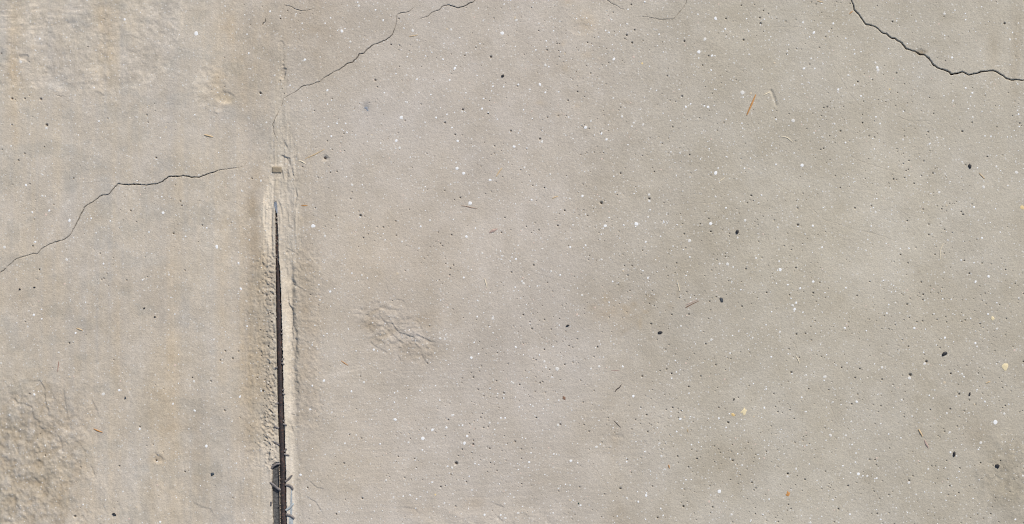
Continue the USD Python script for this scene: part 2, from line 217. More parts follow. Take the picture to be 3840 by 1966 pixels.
# stone chips set flush in the concrete: quarter, x, y, radius, tone (w white, o off-white, t tan, y yellow, b brown, p pink)
CHIPS_TXT = """
00 988 168 13 w;200 195 6 w;1928 103 7 w;1720 157 10 w;2527 168 11 w;2270 148 7 o;2313 190 5 o;1534 301 8 w;1252 268 6 w;2288 344 9 w;1647 455 7 w;1739 622 5 w;1667 686 6 w;1550 736 11 o;1648 525 5 w;1993 708 9 w;2019 590 10 w;2048 515 6 o;2304 710 8 w;2194 592 6 w;2325 562 7 o;2300 847 9 w;2333 872 9 w;2140 940 5 w;1823 930 5 w;2366 1022 10 w;1575 1138 12 w;1812 1094 6 o;2347 1190 8 w;1635 1188 7 o;2480 435 7 w;2534 437 5 o;820 1072 8 w;350 1110 9 w;130 932 8 w;162 1068 6 w;248 1060 7 w;177 1218 6 w;1091 1242 11 w;814 990 5 w;1041 1147 5 w;1216 960 7 o;1255 1208 6 o;934 1190 5 w;750 1168 5 w;22 1244 9 o;335 1306 9 o;55 735 6 o;233 645 8 o;787 803 6 o;835 641 6 t;1313 910 7 o;1340 617 6 o;1312 478 6 o;1382 380 7 o;920 430 6 o;980 578 5 w;1100 768 4 w;105 312 9 o;1200 1270 5 o;2503 600 5 w;2140 1060 4 w;2280 1105 4 w;1870 680 6 t;230 1080 8 p;138 1155 5 t;262 1138 5 t;1460 430 5 w;2415 220 5 o;2480 420 4 w;1410 80 4 w;1520 118 6 o;1490 70 4 o;1636 118 5 o
10 1024 93 9 w;1519 165 9 w;1072 146 6 w;1062 158 4 w;970 197 10 o;940 262 10 w;1006 280 7 w;513 298 9 w;168 328 8 o;1191 157 5 w;1595 158 6 o;1385 258 5 w;1160 466 14 o;140 425 9 w;168 465 6 w;235 463 5 o;1025 870 11 w;968 533 6 w;986 538 7 w;660 627 8 o;612 618 7 o;370 641 9 w;450 672 8 w;415 680 4 w;150 714 8 o;10 738 9 w;800 765 5 w;845 770 5 w;512 888 5 w;1415 607 10 o;1655 403 9 o;1842 353 9 o;1641 451 7 w;1756 484 6 w;2215 290 7 w;2283 443 6 w;2316 468 7 w;2307 486 5 w;2318 590 6 o;2138 692 6 o;1968 702 6 o;1458 832 10 w;1328 828 6 w;1717 788 6 w;2537 868 11 o;2150 968 7 o;2372 940 9 o;2567 1045 12 y;99 1006 6 w;355 987 7 w;690 1012 8 o;470 1137 9 w;562 1133 6 w;625 1127 12 w;182 1128 4 w;1000 1126 9 w;764 1119 5 w;685 1092 6 o;893 1212 10 o;895 1294 6 w;1077 1046 6 w;450 1306 7 o;152 1252 6 o;1997 1250 6 w;2364 1198 6 w;1438 1140 5 o;1250 125 6 o;668 10 6 w;325 95 5 w;1505 295 5 w;2093 220 4 w;15 90 8 t;1500 550 5 o;1180 95 5 w;890 180 4 o;1260 350 4 o;265 270 6 t;1900 450 6 y;872 228 5 t;655 320 6 y;100 560 5 t;590 690 5 t;1527 660 5 p;690 980 7 o;110 1222 5 y;225 1110 4 t;1820 560 5 o;740 175 4 o
01 325 110 7 p;717 90 6 w;1212 135 8 w;1200 5 6 w;170 266 7 w;209 286 5 w;209 238 5 w;380 358 7 w;295 455 6 o;520 665 9 o;600 645 7 w;870 713 6 w;1207 677 8 w;1243 323 6 w;980 748 7 w;1037 926 8 w;703 840 7 w;790 1007 7 o;1075 390 6 o;860 178 4 w;430 203 4 w;880 262 5 w;898 465 4 w;880 519 7 p;5 508 6 o;1118 508 6 o;1512 1070 8 w;1630 597 8 w;1571 623 6 w;2000 650 5 w;1985 658 5 w;2372 482 8 w;2535 666 6 o;1988 792 9 w;1735 912 5 w;1913 915 6 w;2127 888 10 w;2337 912 9 w;2380 925 6 p;2350 875 8 w;2310 822 5 w;2367 830 5 p;2175 845 8 w;2520 785 6 w;2542 785 6 w;2253 1027 5 w;2520 1273 7 w;805 1308 7 w;1942 1098 6 o;2190 1170 6 y;140 325 5 o;350 578 7 t;372 577 5 p;605 600 5 p;655 640 5 t;1025 815 5 o;790 1072 4 o;1190 1012 4 w;2275 1035 8 o;2490 870 4 w;850 65 4 w;950 840 4 w
11 1085 10 10 o;1349 38 9 w;684 80 7 w;1430 205 8 w;1422 238 10 w;1306 250 5 w;1450 132 7 w;1675 332 7 w;2025 333 7 w;2395 262 6 w;1168 287 6 t;1404 183 5 w;2210 188 5 o;1110 370 5 w;1003 390 8 o;163 500 7 o;228 537 11 o;398 537 7 o;557 525 7 w;610 675 9 w;1305 477 6 w;1390 462 5 w;1862 530 8 o;2076 512 9 o;2000 584 10 o;1574 577 11 o;1408 563 6 o;1943 632 5 y;2265 562 5 w;2275 577 6 w;2380 702 6 w;2500 716 5 w;2431 806 13 w;1735 703 8 w;1041 787 7 w;988 787 4 w;742 913 7 o;1603 872 9 o;1580 897 5 w;1680 872 7 o;1743 1066 11 w;2207 957 6 w;1998 1110 9 o;1615 1196 8 o;1430 1040 7 o;1158 1022 6 o;1387 1079 7 o;1043 1154 10 w;992 1206 8 p;635 1206 7 w;677 1162 5 w;210 966 6 w;165 1069 5 w;86 1007 6 w;96 960 5 w;105 725 5 w;2533 1295 6 w;1855 1295 6 w;2145 1045 5 w;30 1262 8 o;1215 612 5 w;275 1155 4 w;530 1278 5 w;1190 440 4 o;2320 1190 5 w;1500 1290 6 o;1665 1025 5 o;2160 1160 5 w;205 1015 4 p;350 50 5 y;300 62 4 y;595 1050 5 t;1290 1148 4 t;800 775 5 o;2340 425 6 o;560 45 6 t;1070 590 6 p;330 1010 5 o;425 930 8 o;760 1275 5 w
"""
CHIPS = []
for line in CHIPS_TXT.strip().splitlines():
    q, rest = line[:2], line[3:]
    for item in rest.split(";"):
        a = item.split()
        xy = Q(int(q[0]), int(q[1]), [(float(a[0]), float(a[1]))])[0]
        CHIPS.append((xy[0], xy[1], float(a[2]) * 0.7453 * .95, a[3]))

rng = np.random.default_rng(7)
# many more tiny chips and pits than can be traced: scattered at the density seen in each part of the slab
def pit_density(x, y):
    d = sstep(1150, 2000, x) * (0.55 + .45 * sstep(0, 500, y)) + 0.27
    d = d * (1 - .5 * sstep(3000, 3500, x) * (1 - sstep(900, 1300, y)))
    d *= np.clip(.6 + 3.2 * n2(x, y, 190, 190, 2, 31) + 3.4 * n2(x, y, 60, 60, 2, 311), .06, 2.2)
    d *= 1 - .75 * boxmask(x, y, 900, 150, 1180, 1966, 30)
    d *= 1 - .7 * boxmask(x, y, 1250, 1000, 1720, 1480, 60)
    d *= 1 - .8 * boxmask(x, y, -50, -50, 820, 330, 60)
    d *= 1 - .6 * boxmask(x, y, -50, 1400, 400, 2000, 80)
    return np.clip(d, 0, 1.3)


def scatter(n, density, seed, top=1.3):
    g = np.random.default_rng(seed)
    p = np.stack([g.uniform(-150, W + 150, n), g.uniform(-150, HGT + 150, n)], 1)
    return p[g.uniform(0, top, n) < density(p[:, 0], p[:, 1])]


pits = [(p[0], p[1], r) for p, r in PITS]
g = np.random.default_rng(11)
for k in range(300):
    yy = g.uniform(1010, 1745)
    xx = 1037 - abs(g.normal(0, 26)) - 4
    if xx > 940:
        pits.append((xx, yy, float(np.clip(g.lognormal(math.log(2.6), .35), 1.5, 5.5))))
for p in scatter(11500, pit_density, 12):
    pits.append((p[0], p[1], float(np.clip(g.lognormal(math.log(2.3), .36), 1.3, 4.8))))
# keep pits apart
order = sorted(range(len(pits)), key=lambda k: -pits[k][2])
arr = np.array([pits[k] for k in order])
tree = cKDTree(arr[:, :2])
keep = np.ones(len(arr), bool)
for a, b in tree.query_pairs(12):
    if keep[a] and keep[b] and np.hypot(*(arr[a, :2] - arr[b, :2])) < arr[a, 2] + arr[b, 2] + 1.2:
        keep[max(a, b)] = False
pits = arr[keep]

# ------------------------------------------------------------------ the steel strip's line in the joint: y, left edge, right edge
BAR = np.array([(760, 1033.5, 1036), (800, 1033.5, 1037.5), (850, 1034, 1040), (900, 1034.5, 1042), (940, 1034.5, 1043), (980, 1035, 1044.5), (1005, 1035, 1047.5), (1060, 1035, 1050.5), (1120, 1035.5, 1052.5), (1180, 1036, 1054.5), (1240, 1037, 1056.5), (1360, 1039, 1059), (1460, 1041, 1061), (1560, 1043.5, 1063.5), (1600, 1044.5, 1065), (1700, 1048.5, 1068), (1800, 1051, 1071), (1900, 1053, 1072.5), (1966, 1054, 1074), (2400, 1064, 1084)])
rag = lambda y, sd: (meshkit.fbm(np.stack([np.asarray(y, float) / 11.0, np.asarray(y, float) * 0 + sd, np.asarray(y, float) * 0], -1), 3) - .5) * (3.2 - 1.8 * sstep(1000, 1250, np.asarray(y, float))) * sstep(770, 800, np.asarray(y, float))
bar_l = lambda y: np.interp(y, BAR[:, 0], BAR[:, 1]) + rag(y, 3.5) - .2
bar_r = lambda y: np.maximum(np.interp(y, BAR[:, 0], BAR[:, 2]) + rag(y, 8.5), bar_l(y) + 1.6)

MORTAR_L = F([(704, -400), (704, 60), (697, 150), (688, 200), (686, 300), (678, 400), (672, 440), (666, 480), (655, 520), (653, 545), (661, 570), (660, 620), (640, 680), (628, 760), (624, 850), (626, 1000), (630, 1150), (634, 1319), (640, 2000)])
MORTAR_R = F([(709, -400), (712, 60), (722, 110), (722, 220), (735, 330), (755, 400), (758, 560), (752, 700), (752, 850), (750, 1000), (748, 1100), (762, 1319), (770, 2000)])


def mortar_edges(x, y):
    w = 34 * n2(y, y * 0, 30, 1, 4, 51)
    return np.interp(y, MORTAR_L[:, 1], MORTAR_L[:, 0]) + w, np.interp(y, MORTAR_R[:, 1], MORTAR_R[:, 0]) + 40 * n2(y, y * 0, 26, 1, 4, 52)


def patch_r(x, y):           # the chipped patch runs down to the right
    dx, dy = x - 1485, y - 1240
    return np.hypot((dx * .85 + dy * .53) / 215, (-dx * .53 + dy * .85) / 118)


def layer_mask(x, y):        # top left: the skin of the concrete has worn off above a ragged line
    edge = np.interp(x, [-200, 0, 200, 380, 560, 640, 900], [330, 335, 340, 350, 325, 250, -700])
    m = 1 - sstep(-2.2, 2.2, y - edge - 74 * n2(x, y, 62, 46, 5, 21))
    island = np.hypot((x - 800) / 62, (y - 330) / 92) + 1.5 * n2(x, y, 44, 44, 4, 213)
    return np.maximum(m, 1 - sstep(.96, 1.04, island))


def terrace(x, y, sx, sy, steps, seed, sharp=.16):
    t = (n2(x, y, sx, sy, 4, seed) + .5) * steps
    f = np.floor(t)
    return (f + sstep(0, sharp, t - f))


def masked(mask, x, y, f):
    out = np.zeros_like(x)
    k = mask > 1e-3
    if k.any():
        out[k] = mask[k] * f(x[k], y[k])
    return out


def height(x, y):
    """Height of the concrete in drawing units (3840 = 1 m)."""
    h = 7 * n2(x, y, 620, 620, 3, 1) + 1.3 * n2(x, y, 95, 80, 3, 2)
    h += .85 * n2(x, y, 11, 11, 3, 3)
    h += .9 * n2(x, y, 6.5, 6.5, 2, 5)
    # worn top left corner
    m0 = layer_mask(x, y)
    h -= 1.5 * m0
    h += masked(m0, x, y, lambda x, y: .55 * terrace(x, y, 120, 80, 5, 22) + 6.2 * n2(x, y, 24, 20, 5, 23) + .5 * n2(x, y, 60, 14, 3, 231))
    h += masked(boxmask(x, y, -300, -60, 60, 135, 22), x, y, lambda x, y: 3.4 * n2(x, y, 60, 6.5, 2, 24))
    h += masked(boxmask(x, y, 0, 0, 420, 180, 60), x, y, lambda x, y: 1.3 * n2(x, y, 45, 7, 2, 25))
    # rough lower left corner
    m1 = boxmask(x, y, -300, 1450, 330, 2300, 170) * sstep(-.3, .1, n2(x, y, 190, 150, 2, 26) + .12)
    h += masked(m1, x, y, lambda x, y: .8 * terrace(x, y, 75, 85, 6, 27) + 10.0 * n2(x, y, 30, 36, 5, 28) + 5 * n2(x, y, 10, 12, 3, 282) + 2.6 * n2(x, y, 9, 10, 2, 281))
    h += masked(boxmask(x, y, 330, 1750, 1000, 2200, 90), x, y, lambda x, y: 4.0 * n2(x, y, 18, 38, 4, 29))
    # hollow patch right of the joint
    m2 = 1 - sstep(.45, 1.05, patch_r(x, y) + masked((np.hypot(x - 1480, y - 1240) < 420) * 1.0, x, y, lambda x, y: .6 * n2(x, y, 90, 70, 2, 30)))
    h -= 2.4 * m2
    h += masked(m2, x, y, lambda x, y: .8 * terrace(x + .6 * y, y - .45 * x, 90, 45, 6, 32) + 12 * n2(x - .8 * y, y + .55 * x, 60, 28, 5, 33) + 4.5 * n2(x, y, 9, 9, 3, 331))
    # trowel lines
    h += masked(boxmask(x, y, 1200, 1370, 2450, 2100, 130), x, y, lambda x, y: 1.2 * n2(x, y + .03 * x, 120, 5.5, 2, 34))
    h += masked(boxmask(x, y, 1550, 1780, 2100, 2100, 60), x, y, lambda x, y: sstep(1870, 1970, y + 90 * n2(x, y, 80, 80, 2, 55)) * (1.3 * terrace(x, y, 60, 45, 5, 35) + 3.4 * n2(x, y, 26, 18, 3, 351)))
    h += masked(boxmask(x, y, 250, 900, 960, 2100, 120), x, y, lambda x, y: .9 * n2(x, y, 5.5, 130, 2, 36))
    h += masked(boxmask(x, y, 40, 430, 180, 700, 40), x, y, lambda x, y: 1.6 * n2(x + .12 * y, y, 7, 150, 2, 37))
    # weathered lower right corner, streaked right margin
    m3 = sstep(3560, 3700, x) * sstep(1500, 1650, y)
    h += masked(m3, x, y, lambda x, y: sstep(-.05, .3, n2(x, y, 120, 120, 3, 38) * 1.3 + sstep(3620, 3840, x) * sstep(1560, 1780, y) * .7 - .15) * (3.6 * n2(x, y, 13, 17, 3, 39) + .8 * terrace(x, y, 45, 60, 5, 40)))
    h += masked(boxmask(x, y, 3745, -60, 4000, 330, 25), x, y, lambda x, y: 2.2 * n2(x, y, 7, 70, 3, 41))
    # mortar joint
    el, er = mortar_edges(x, y)
    inside = sstep(-5, 7, x - el) * (1 - sstep(-5, 7, x - er)) * sstep(90, 240, y)
    amp = .35 + .65 * sstep(350, 640, y)
    amp = amp * (1 - .72 * sstep(960, 1080, y))
    h += masked(inside * amp, x, y, lambda x, y: 4.6 * n2(x, y, 6.5, 80, 3, 42) + 6.5 * n2(x, y, 15, 48, 4, 43) + 3.2 * n2(x, y, 7, 10, 3, 44))
    gran = boxmask(x, y, 915, 950, 1040, 1760, 24) * (.30 + .9 * sstep(970, 1014, x + 190 * n2(x, y, 50, 110, 4, 463)))
    h += masked(gran, x, y, lambda x, y: 12.0 * n2(x, y, 9, 11, 3, 45) + 5.0 * n2(x, y, 24, 40, 2, 46))
    h += masked(boxmask(x, y, 1090, 930, 1210, 1620, 26), x, y, lambda x, y: 5.5 * n2(x, y, 11, 13, 3, 47))
    # lit strip right of the bar slopes down from the bar to a ragged step
    br = bar_r(y)
    br = br + 34 * n2(x, y, 30, 24, 4, 461) * sstep(6, 30, x - br)
    t = np.clip((x - br) / 44.0, 0, 1)
    strip = sstep(960, 1060, y) * (1 - .82 * sstep(1380, 1620, y)) * sstep(-4, 0, x - br) * (1 - sstep(44, 62, x - br))
    h += strip * (3.4 - 12.0 * t)
    near = sstep(640, 760, y) * (1 - sstep(960, 1060, y)) * np.exp(-((x - 1044) / 14) ** 2)
    h += near * 2.0
    for (px, py, rx, ry, dep) in DENTS:
        k = (np.abs(x - px) < 2.2 * rx) & (np.abs(y - py) < 2.2 * ry)
        if k.any():
            q = ((x[k] - px) / rx) ** 2 + ((y[k] - py) / ry) ** 2
            q = q * (1 + (2.2 if rx < 30 else .9) * n2(x[k], y[k], 15, 15, 3, 48)) + (1.2 if rx < 30 else .4) * n2(x[k], y[k], 24, 24, 3, 481)
            h[k] -= dep * (1 - sstep(.45, 1.15, q)) * (1 + .5 * n2(x[k], y[k], 7, 7, 2, 49))
    for ks, (poly, dep, reach) in enumerate(SCARPS):
        dep = dep * (.72 if ks < 13 else 1)
        lo, hi = poly.min(0) - 4 * reach, poly.max(0) + 4 * reach
        k = (x > lo[0]) & (x < hi[0]) & (y > lo[1]) & (y < hi[1])
        if k.any():
            xx, yy = x[k] + 5 * n2(x[k], y[k], 16, 16, 3, 50), y[k] + 5 * n2(x[k], y[k], 16, 16, 3, 53)
            dist, side, along = seg_dist(xx, yy, poly, True)
            ends = sstep(0, .14, along) * (1 - sstep(.86, 1, along))
            on = sstep(-1.8, 1.8, side)
            h[k] -= dep * .66 * on * np.exp(-dist / reach * 1.3) * (.25 + .75 * ends)
            h[k] += dep * .16 * (1 - on) * np.exp(-dist / reach * 1.6)
    # print of a straw pressed into the fresh concrete
    d = seg_dist(x, y, Q(1, 0, [(1304, 458), (1318, 492), (1330, 530)])) if ((x > 2850) & (x < 2960)).any() else np.full_like(x, 99)
    h -= 3.4 * (1 - sstep(2.5, 6.0, d))
    return h


# ------------------------------------------------------------------ colour of the concrete (stains, tone of the mix, mortar, some sunlit edges painted pale)
STAINS_AND_LIGHT = []      # (x, y, rx, ry, colour factor, strength)
TAN, GREY, BROWN, PALE, DARK, WARM = (1.015, .96, .875), (.965, .965, .985), (.865, .825, .765), (1.10, 1.10, 1.09), (.82, .80, .76), (1.03, 1.0, .95)
for x, y, rx, ry, c, s in [(120, 150, 55, 175, TAN, .9), (105, 525, 55, 165, TAN, 1), (95, 850, 45, 110, TAN, .7), (100, 1060, 38, 60, TAN, .7), (785, 120, 70, 140, TAN, .9), (820, 420, 66, 160, TAN, .95),
                           (1720, 210, 66, 175, TAN, .9), (1640, 600, 55, 100, TAN, .8), (1850, 790, 50, 80, TAN, .4)]:
    p = R(0, 0, [(x, y)])[0]
    STAINS_AND_LIGHT.append((p[0], p[1], rx * .5, ry * .5, c, s))
for x, y, rx, ry, c, s in [(430, 950, 34, 420, TAN, .8), (612, 900, 26, 480, TAN, .7), (500, 1150, 22, 260, BROWN, .5), (560, 800, 18, 300, TAN, .6), (300, 1000, 20, 300, TAN, .5), (380, 1150, 14, 220, BROWN, .35), (210, 1180, 60, 200, TAN, .35), (100, 1130, 130, 170, BROWN, .55), (60, 1260, 140, 80, BROWN, .3), (40, 700, 120, 200, TAN, .4), (340, 760, 160, 120, GREY, .35),
                           (636, 900, 24, 380, BROWN, .8), (672, 900, 20, 300, BROWN, .7), (642, 570, 14, 110, BROWN, .7), (655, 660, 18, 60, BROWN, .5), (640, 460, 22, 100, TAN, .5), (772, 900, 38, 260, BROWN, .85), (770, 640, 22, 160, BROWN, .35), (640, 160, 60, 120, BROWN, .65), (760, 40, 110, 90, BROWN, .65), (820, 120, 80, 100, BROWN, .25),
                           (672, 560, 14, 90, PALE, .9), (724, 880, 11, 200, PALE, .7), (722, 1180, 12, 160, PALE, .8), (660, 1200, 26, 150, PALE, .55), (705, 220, 13, 60, PALE, .5), (706, 330, 15, 130, PALE, .55), (712, 470, 24, 70, PALE, .5), (695, 540, 30, 130, WARM, .4),  # first stroke right of the bar: sunlight on the strip, painted pale
                           (1000, 820, 130, 120, BROWN, .28), (880, 700, 130, 160, TAN, .3), (1050, 660, 160, 110, WARM, .3), (900, 1150, 120, 160, TAN, .25), (1100, 400, 300, 300, GREY, .35), (1150, 1050, 240, 280, GREY, .35),
                           (1650, 500, 230, 420, DARK, .30), (2160, 580, 220, 190, PALE, .75), (1050, 600, 260, 330, PALE, .22), (950, 1100, 260, 200, PALE, .2), (2300, 880, 260, 150, BROWN, .12), (2480, 860, 150, 320, DARK, .28), (1500, 760, 150, 120, GREY, .25), (1800, 150, 260, 130, DARK, .14), (1360, 220, 200, 160, WARM, .15),
                           (2510, 1180, 70, 110, DARK, .75), (2555, 1240, 50, 120, DARK, .5), (2450, 1090, 40, 40, BROWN, .5), (2190, 1205, 22, 20, DARK, .5), (2500, 150, 18, 100, BROWN, .5), (2555, 120, 14, 140, BROWN, .6), (2520, 300, 20, 120, PALE, .35), (2560, 750, 30, 260, PALE, .35),
                           (920, 268, 8, 10, (.62, .66, .72), .9), (1190, 1265, 28, 22, BROWN, .8), (1050, 1285, 40, 18, BROWN, .5), (1040, 890, 60, 24, BROWN, .4), (380, 1000, 40, 12, BROWN, .3), (470, 1075, 60, 10, BROWN, .35), (395, 1155, 16, 10, BROWN, .8), (1555, 790, 70, 36, TAN, .5),
                           (1475, 60, 26, 24, TAN, .8), (1545, 1120, 12, 44, BROWN, .6), (1850, 1180, 60, 45, BROWN, .38), (1880, 1115, 24, 24, BROWN, .4), (1555, 1290, 20, 30, BROWN, .5), (200, 210, 160, 90, GREY, .4), (60, 250, 60, 14, PALE, .5), (150, 228, 70, 8, PALE, .4),
                           (320, 225, 46, 14, PALE, .5), (510, 230, 18, 40, PALE, .5), (565, 245, 24, 16, (1.06, 1.02, .95), .7), (560, 236, 46, 38, (.90, .90, .90), .6), (566, 244, 22, 13, (1.10, 1.07, .99), .8), (1340, 900, 200, 160, GREY, .3), (1780, 1020, 260, 160, DARK, .10), (1100, 590, 300, 120, WARM, .3)]:
    p = F([(x, y)])[0]
    STAINS_AND_LIGHT.append((p[0], p[1], rx * 1.49, ry * 1.49, c, s))
for x, y, rx, ry in [(600, 790, 60, 40), (1080, 860, 90, 26), (640, 960, 90, 34), (1000, 1070, 50, 30), (850, 840, 50, 40), (430, 430, 40, 40), (560, 730, 34, 60), (680, 420, 60, 20)]:  # highlights on the lower-left side of the patch's steps, painted pale
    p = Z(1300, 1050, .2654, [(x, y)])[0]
    STAINS_AND_LIGHT.append((p[0], p[1], rx * .32, ry * .32, (1.12, 1.11, 1.09), .9))
for x, y, rx, ry in [(300, 600, 130, 90), (1150, 520, 160, 130), (860, 950, 130, 36), (620, 680, 60, 50)]:
    p = Z(1300, 1050, .2654, [(x, y)])[0]
    STAINS_AND_LIGHT.append((p[0], p[1], rx * .32, ry * .32, BROWN, .55))
SPOTS = [((1085, 640), 22, 22, TAN), ((715, 940), 26, 26, TAN), ((620, 1020), 34, 24, BROWN), ((720, 1050), 46, 30, BROWN), ((860, 1030), 34, 40, TAN), ((1050, 930), 30, 30, BROWN), ((1250, 920), 16, 40, BROWN), ((1200, 1010), 32, 24, BROWN), ((840, 1170), 44, 22, BROWN), ((960, 1140), 18, 50, TAN), ((1065, 1225), 34, 14, DARK), ((930, 980), 22, 22, BROWN), ((1000, 1025), 20, 20, TAN)]
for (x, y), rx, ry, c in SPOTS:
    p = R(2, 1, [(x, y)])[0]
    STAINS_AND_LIGHT.append((p[0], p[1], rx * .5, ry * .5, c, .75))
for (x, y), rx, ry, c in [((420, 30), 40, 30, TAN), ((390, 320), 22, 16, TAN), ((420, 510), 26, 34, TAN), ((660, 440), 24, 22, TAN), ((210, 785), 40, 18, TAN), ((490, 795), 24, 24, TAN), ((880, 770), 60, 18, BROWN), ((760, 980), 36, 24, BROWN), ((895, 1040), 18, 40, BROWN), ((350, 850), 40, 20, TAN), ((560, 400), 40, 30, TAN)]:
    p = R(2, 0, [(x, y)])[0]
    STAINS_AND_LIGHT.append((p[0], p[1], rx * .5, ry * .5, c, .6))
p = R(3, 0, [(1145, 391)])[0]
STAINS_AND_LIGHT.append((p[0], p[1], 17, 9, (.62, .54, .42), .9))
BASE = np.array([.433, .385, .321])


def tint(x, y):
    c = np.ones((len(x), 3))
    wx, wy = x + 44 * n2(x, y, 60, 60, 3, 60), y + 44 * n2(x, y, 60, 60, 3, 61)
    # broad tone: beige on the left, cooler in the middle, greener on the right
    left = 1 - sstep(700, 1500, x + 300 * n2(x, y, 500, 500, 2, 62))
    right = sstep(1900, 2900, x + 300 * n2(x, y, 500, 500, 2, 63))
    c *= 1 + left[:, None] * np.array([.006, -.014, -.045]) + right[:, None] * np.array([-.053, -.050, -.090]) + ((1 - left) * (1 - right))[:, None] * np.array([.004, -.010, -.014])
    for (px, py, rx, ry, col, s) in STAINS_AND_LIGHT:
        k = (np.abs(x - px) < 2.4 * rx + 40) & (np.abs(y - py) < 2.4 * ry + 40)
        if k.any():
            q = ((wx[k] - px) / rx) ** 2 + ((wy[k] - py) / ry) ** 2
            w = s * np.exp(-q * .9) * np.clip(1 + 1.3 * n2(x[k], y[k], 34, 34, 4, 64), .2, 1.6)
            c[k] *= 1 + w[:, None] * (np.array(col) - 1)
    v = 1 + .22 * n2(wx, wy, 210, 210, 5, 65) + .26 * n2(wx, wy, 48, 48, 4, 66)
    c *= 1 + (v - 1)[:, None] * np.array([.92, 1.0, 1.2])
    warm = n2(x, y, 130, 190, 4, 67)
    c *= 1 + warm[:, None] * np.array([.05, -.0, -.13]) * (.6 + .35 * left)[:, None]
    # dust lies as fine vertical runs on the left
    run = n2(x, y, 16, 520, 3, 68) * left
    c *= 1 + run[:, None] * np.array([.12, .07, -.02])
    m0 = layer_mask(x, y)
    c *= 1 + (m0 * (.42 * n2(x, y, 46, 36, 5, 69) + .01))[:, None]
    band = np.clip(m0 - layer_mask(x, y + 24), 0, 1) * sstep(-.12, .06, n2(x, y, 70, 40, 3, 691))
    c *= 1 + (.065 * band)[:, None]
    fl = sstep(.05, .15, n2(x, y, 24, 20, 3, 692)) * np.clip(m0 + .45 * left, 0, 1)
    c *= 1 + (.085 * fl)[:, None] * np.array([.95, .98, 1.03])
    # dirt lies in the hollows of the rough corner and of the chipped patch
    m1 = boxmask(x, y, -300, 1450, 330, 2300, 170)
    c *= 1 - (masked(m1, x, y, lambda x, y: sstep(.0, -.13, n2(x, y, 30, 36, 5, 28)) * .75 + sstep(.02, -.1, n2(x, y, 10, 12, 3, 282)) * .35))[:, None] * np.array([.13, .16, .21])
    c *= 1 + (masked(m1, x, y, lambda x, y: sstep(.07, .17, n2(x, y, 44, 40, 4, 284))))[:, None] * np.array([.03, .05, .09])
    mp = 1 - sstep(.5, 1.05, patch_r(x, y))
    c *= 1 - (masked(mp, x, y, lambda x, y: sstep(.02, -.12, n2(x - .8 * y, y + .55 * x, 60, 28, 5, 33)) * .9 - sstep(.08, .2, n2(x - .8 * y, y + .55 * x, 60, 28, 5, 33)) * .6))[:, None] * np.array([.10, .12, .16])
    f2 = sstep(.06, .15, n2(x, y, 13, 12, 3, 694)) * left
    c *= 1 + (.075 * f2)[:, None]
    g2 = sstep(.07, .17, n2(x, y, 70, 60, 4, 695)) * left
    c *= 1 - g2[:, None] * np.array([.075, .06, .045])
    dk = sstep(.08, .2, n2(x, y, 34, 30, 4, 693)) * (.35 + .65 * m0)
    c *= 1 - (.09 * dk)[:, None] * np.array([.85, .95, 1.1])
    el, er = mortar_edges(x, y)
    inside = sstep(-4, 4, x - el) * (1 - sstep(-4, 4, x - er)) * sstep(90, 300, y)
    c *= 1 + inside[:, None] * np.array([.004, .0, -.018])
    c *= 1 + (inside * .28 * n2(x, y, 6, 150, 3, 70))[:, None]
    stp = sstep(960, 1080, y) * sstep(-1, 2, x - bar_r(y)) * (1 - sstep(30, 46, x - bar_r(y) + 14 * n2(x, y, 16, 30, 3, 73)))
    c *= 1 + (stp * .20)[:, None]  # strip right of the bar: sunlight on its slope painted as paler tone
    # pale smear of mortar left of the strip
    sl = np.interp(y, F([(0, 430), (0, 470), (0, 520), (0, 545), (0, 560), (0, 600), (0, 640)])[:, 1], F([(686, 0), (672, 0), (657, 0), (655, 0), (662, 0), (668, 0), (690, 0)])[:, 0]) + 10 * n2(y, y * 0, 26, 1, 3, 71)
    sm = sstep(-2, 3, x - sl) * (1 - sstep(1022, 1030, x)) * sstep(585, 640, y) * (1 - sstep(940, 958, y))
    c *= 1 + sm[:, None] * np.array([.23, .23, .225])
    m3 = sstep(3620, 3760, x) * sstep(1580, 1720, y)
    c *= 1 + (m3 * .42 * n2(x, y, 22, 34, 4, 72))[:, None]
    for poly in SCRATCH_AND_LIT_LIP:
        lo, hi = poly.min(0) - 8, poly.max(0) + 8
        k = (x > lo[0]) & (x < hi[0]) & (y > lo[1]) & (y < hi[1])
        if k.any():
            d = seg_dist(x[k], y[k], poly)
            c[k] *= 1 + (.13 * (1 - sstep(1.2, 3.4, d)))[:, None]
    return np.clip(c * BASE, .02, .8)


# ------------------------------------------------------------------ triangulate: dense where there is relief, coarse outside the frame
def grid(x0, y0, x1, y1, step, seed):
    g = np.random.default_rng(seed)
    xs, ys = np.arange(x0, x1, step), np.arange(y0, y1, step)
    p = np.stack(np.meshgrid(xs, ys), -1).reshape(-1, 2)
    return p + g.uniform(-.32, .32, p.shape) * step


def outside(p, x0, y0, x1, y1):
    return p[~((p[:, 0] > x0) & (p[:, 0] < x1) & (p[:, 1] > y0) & (p[:, 1] < y1))]


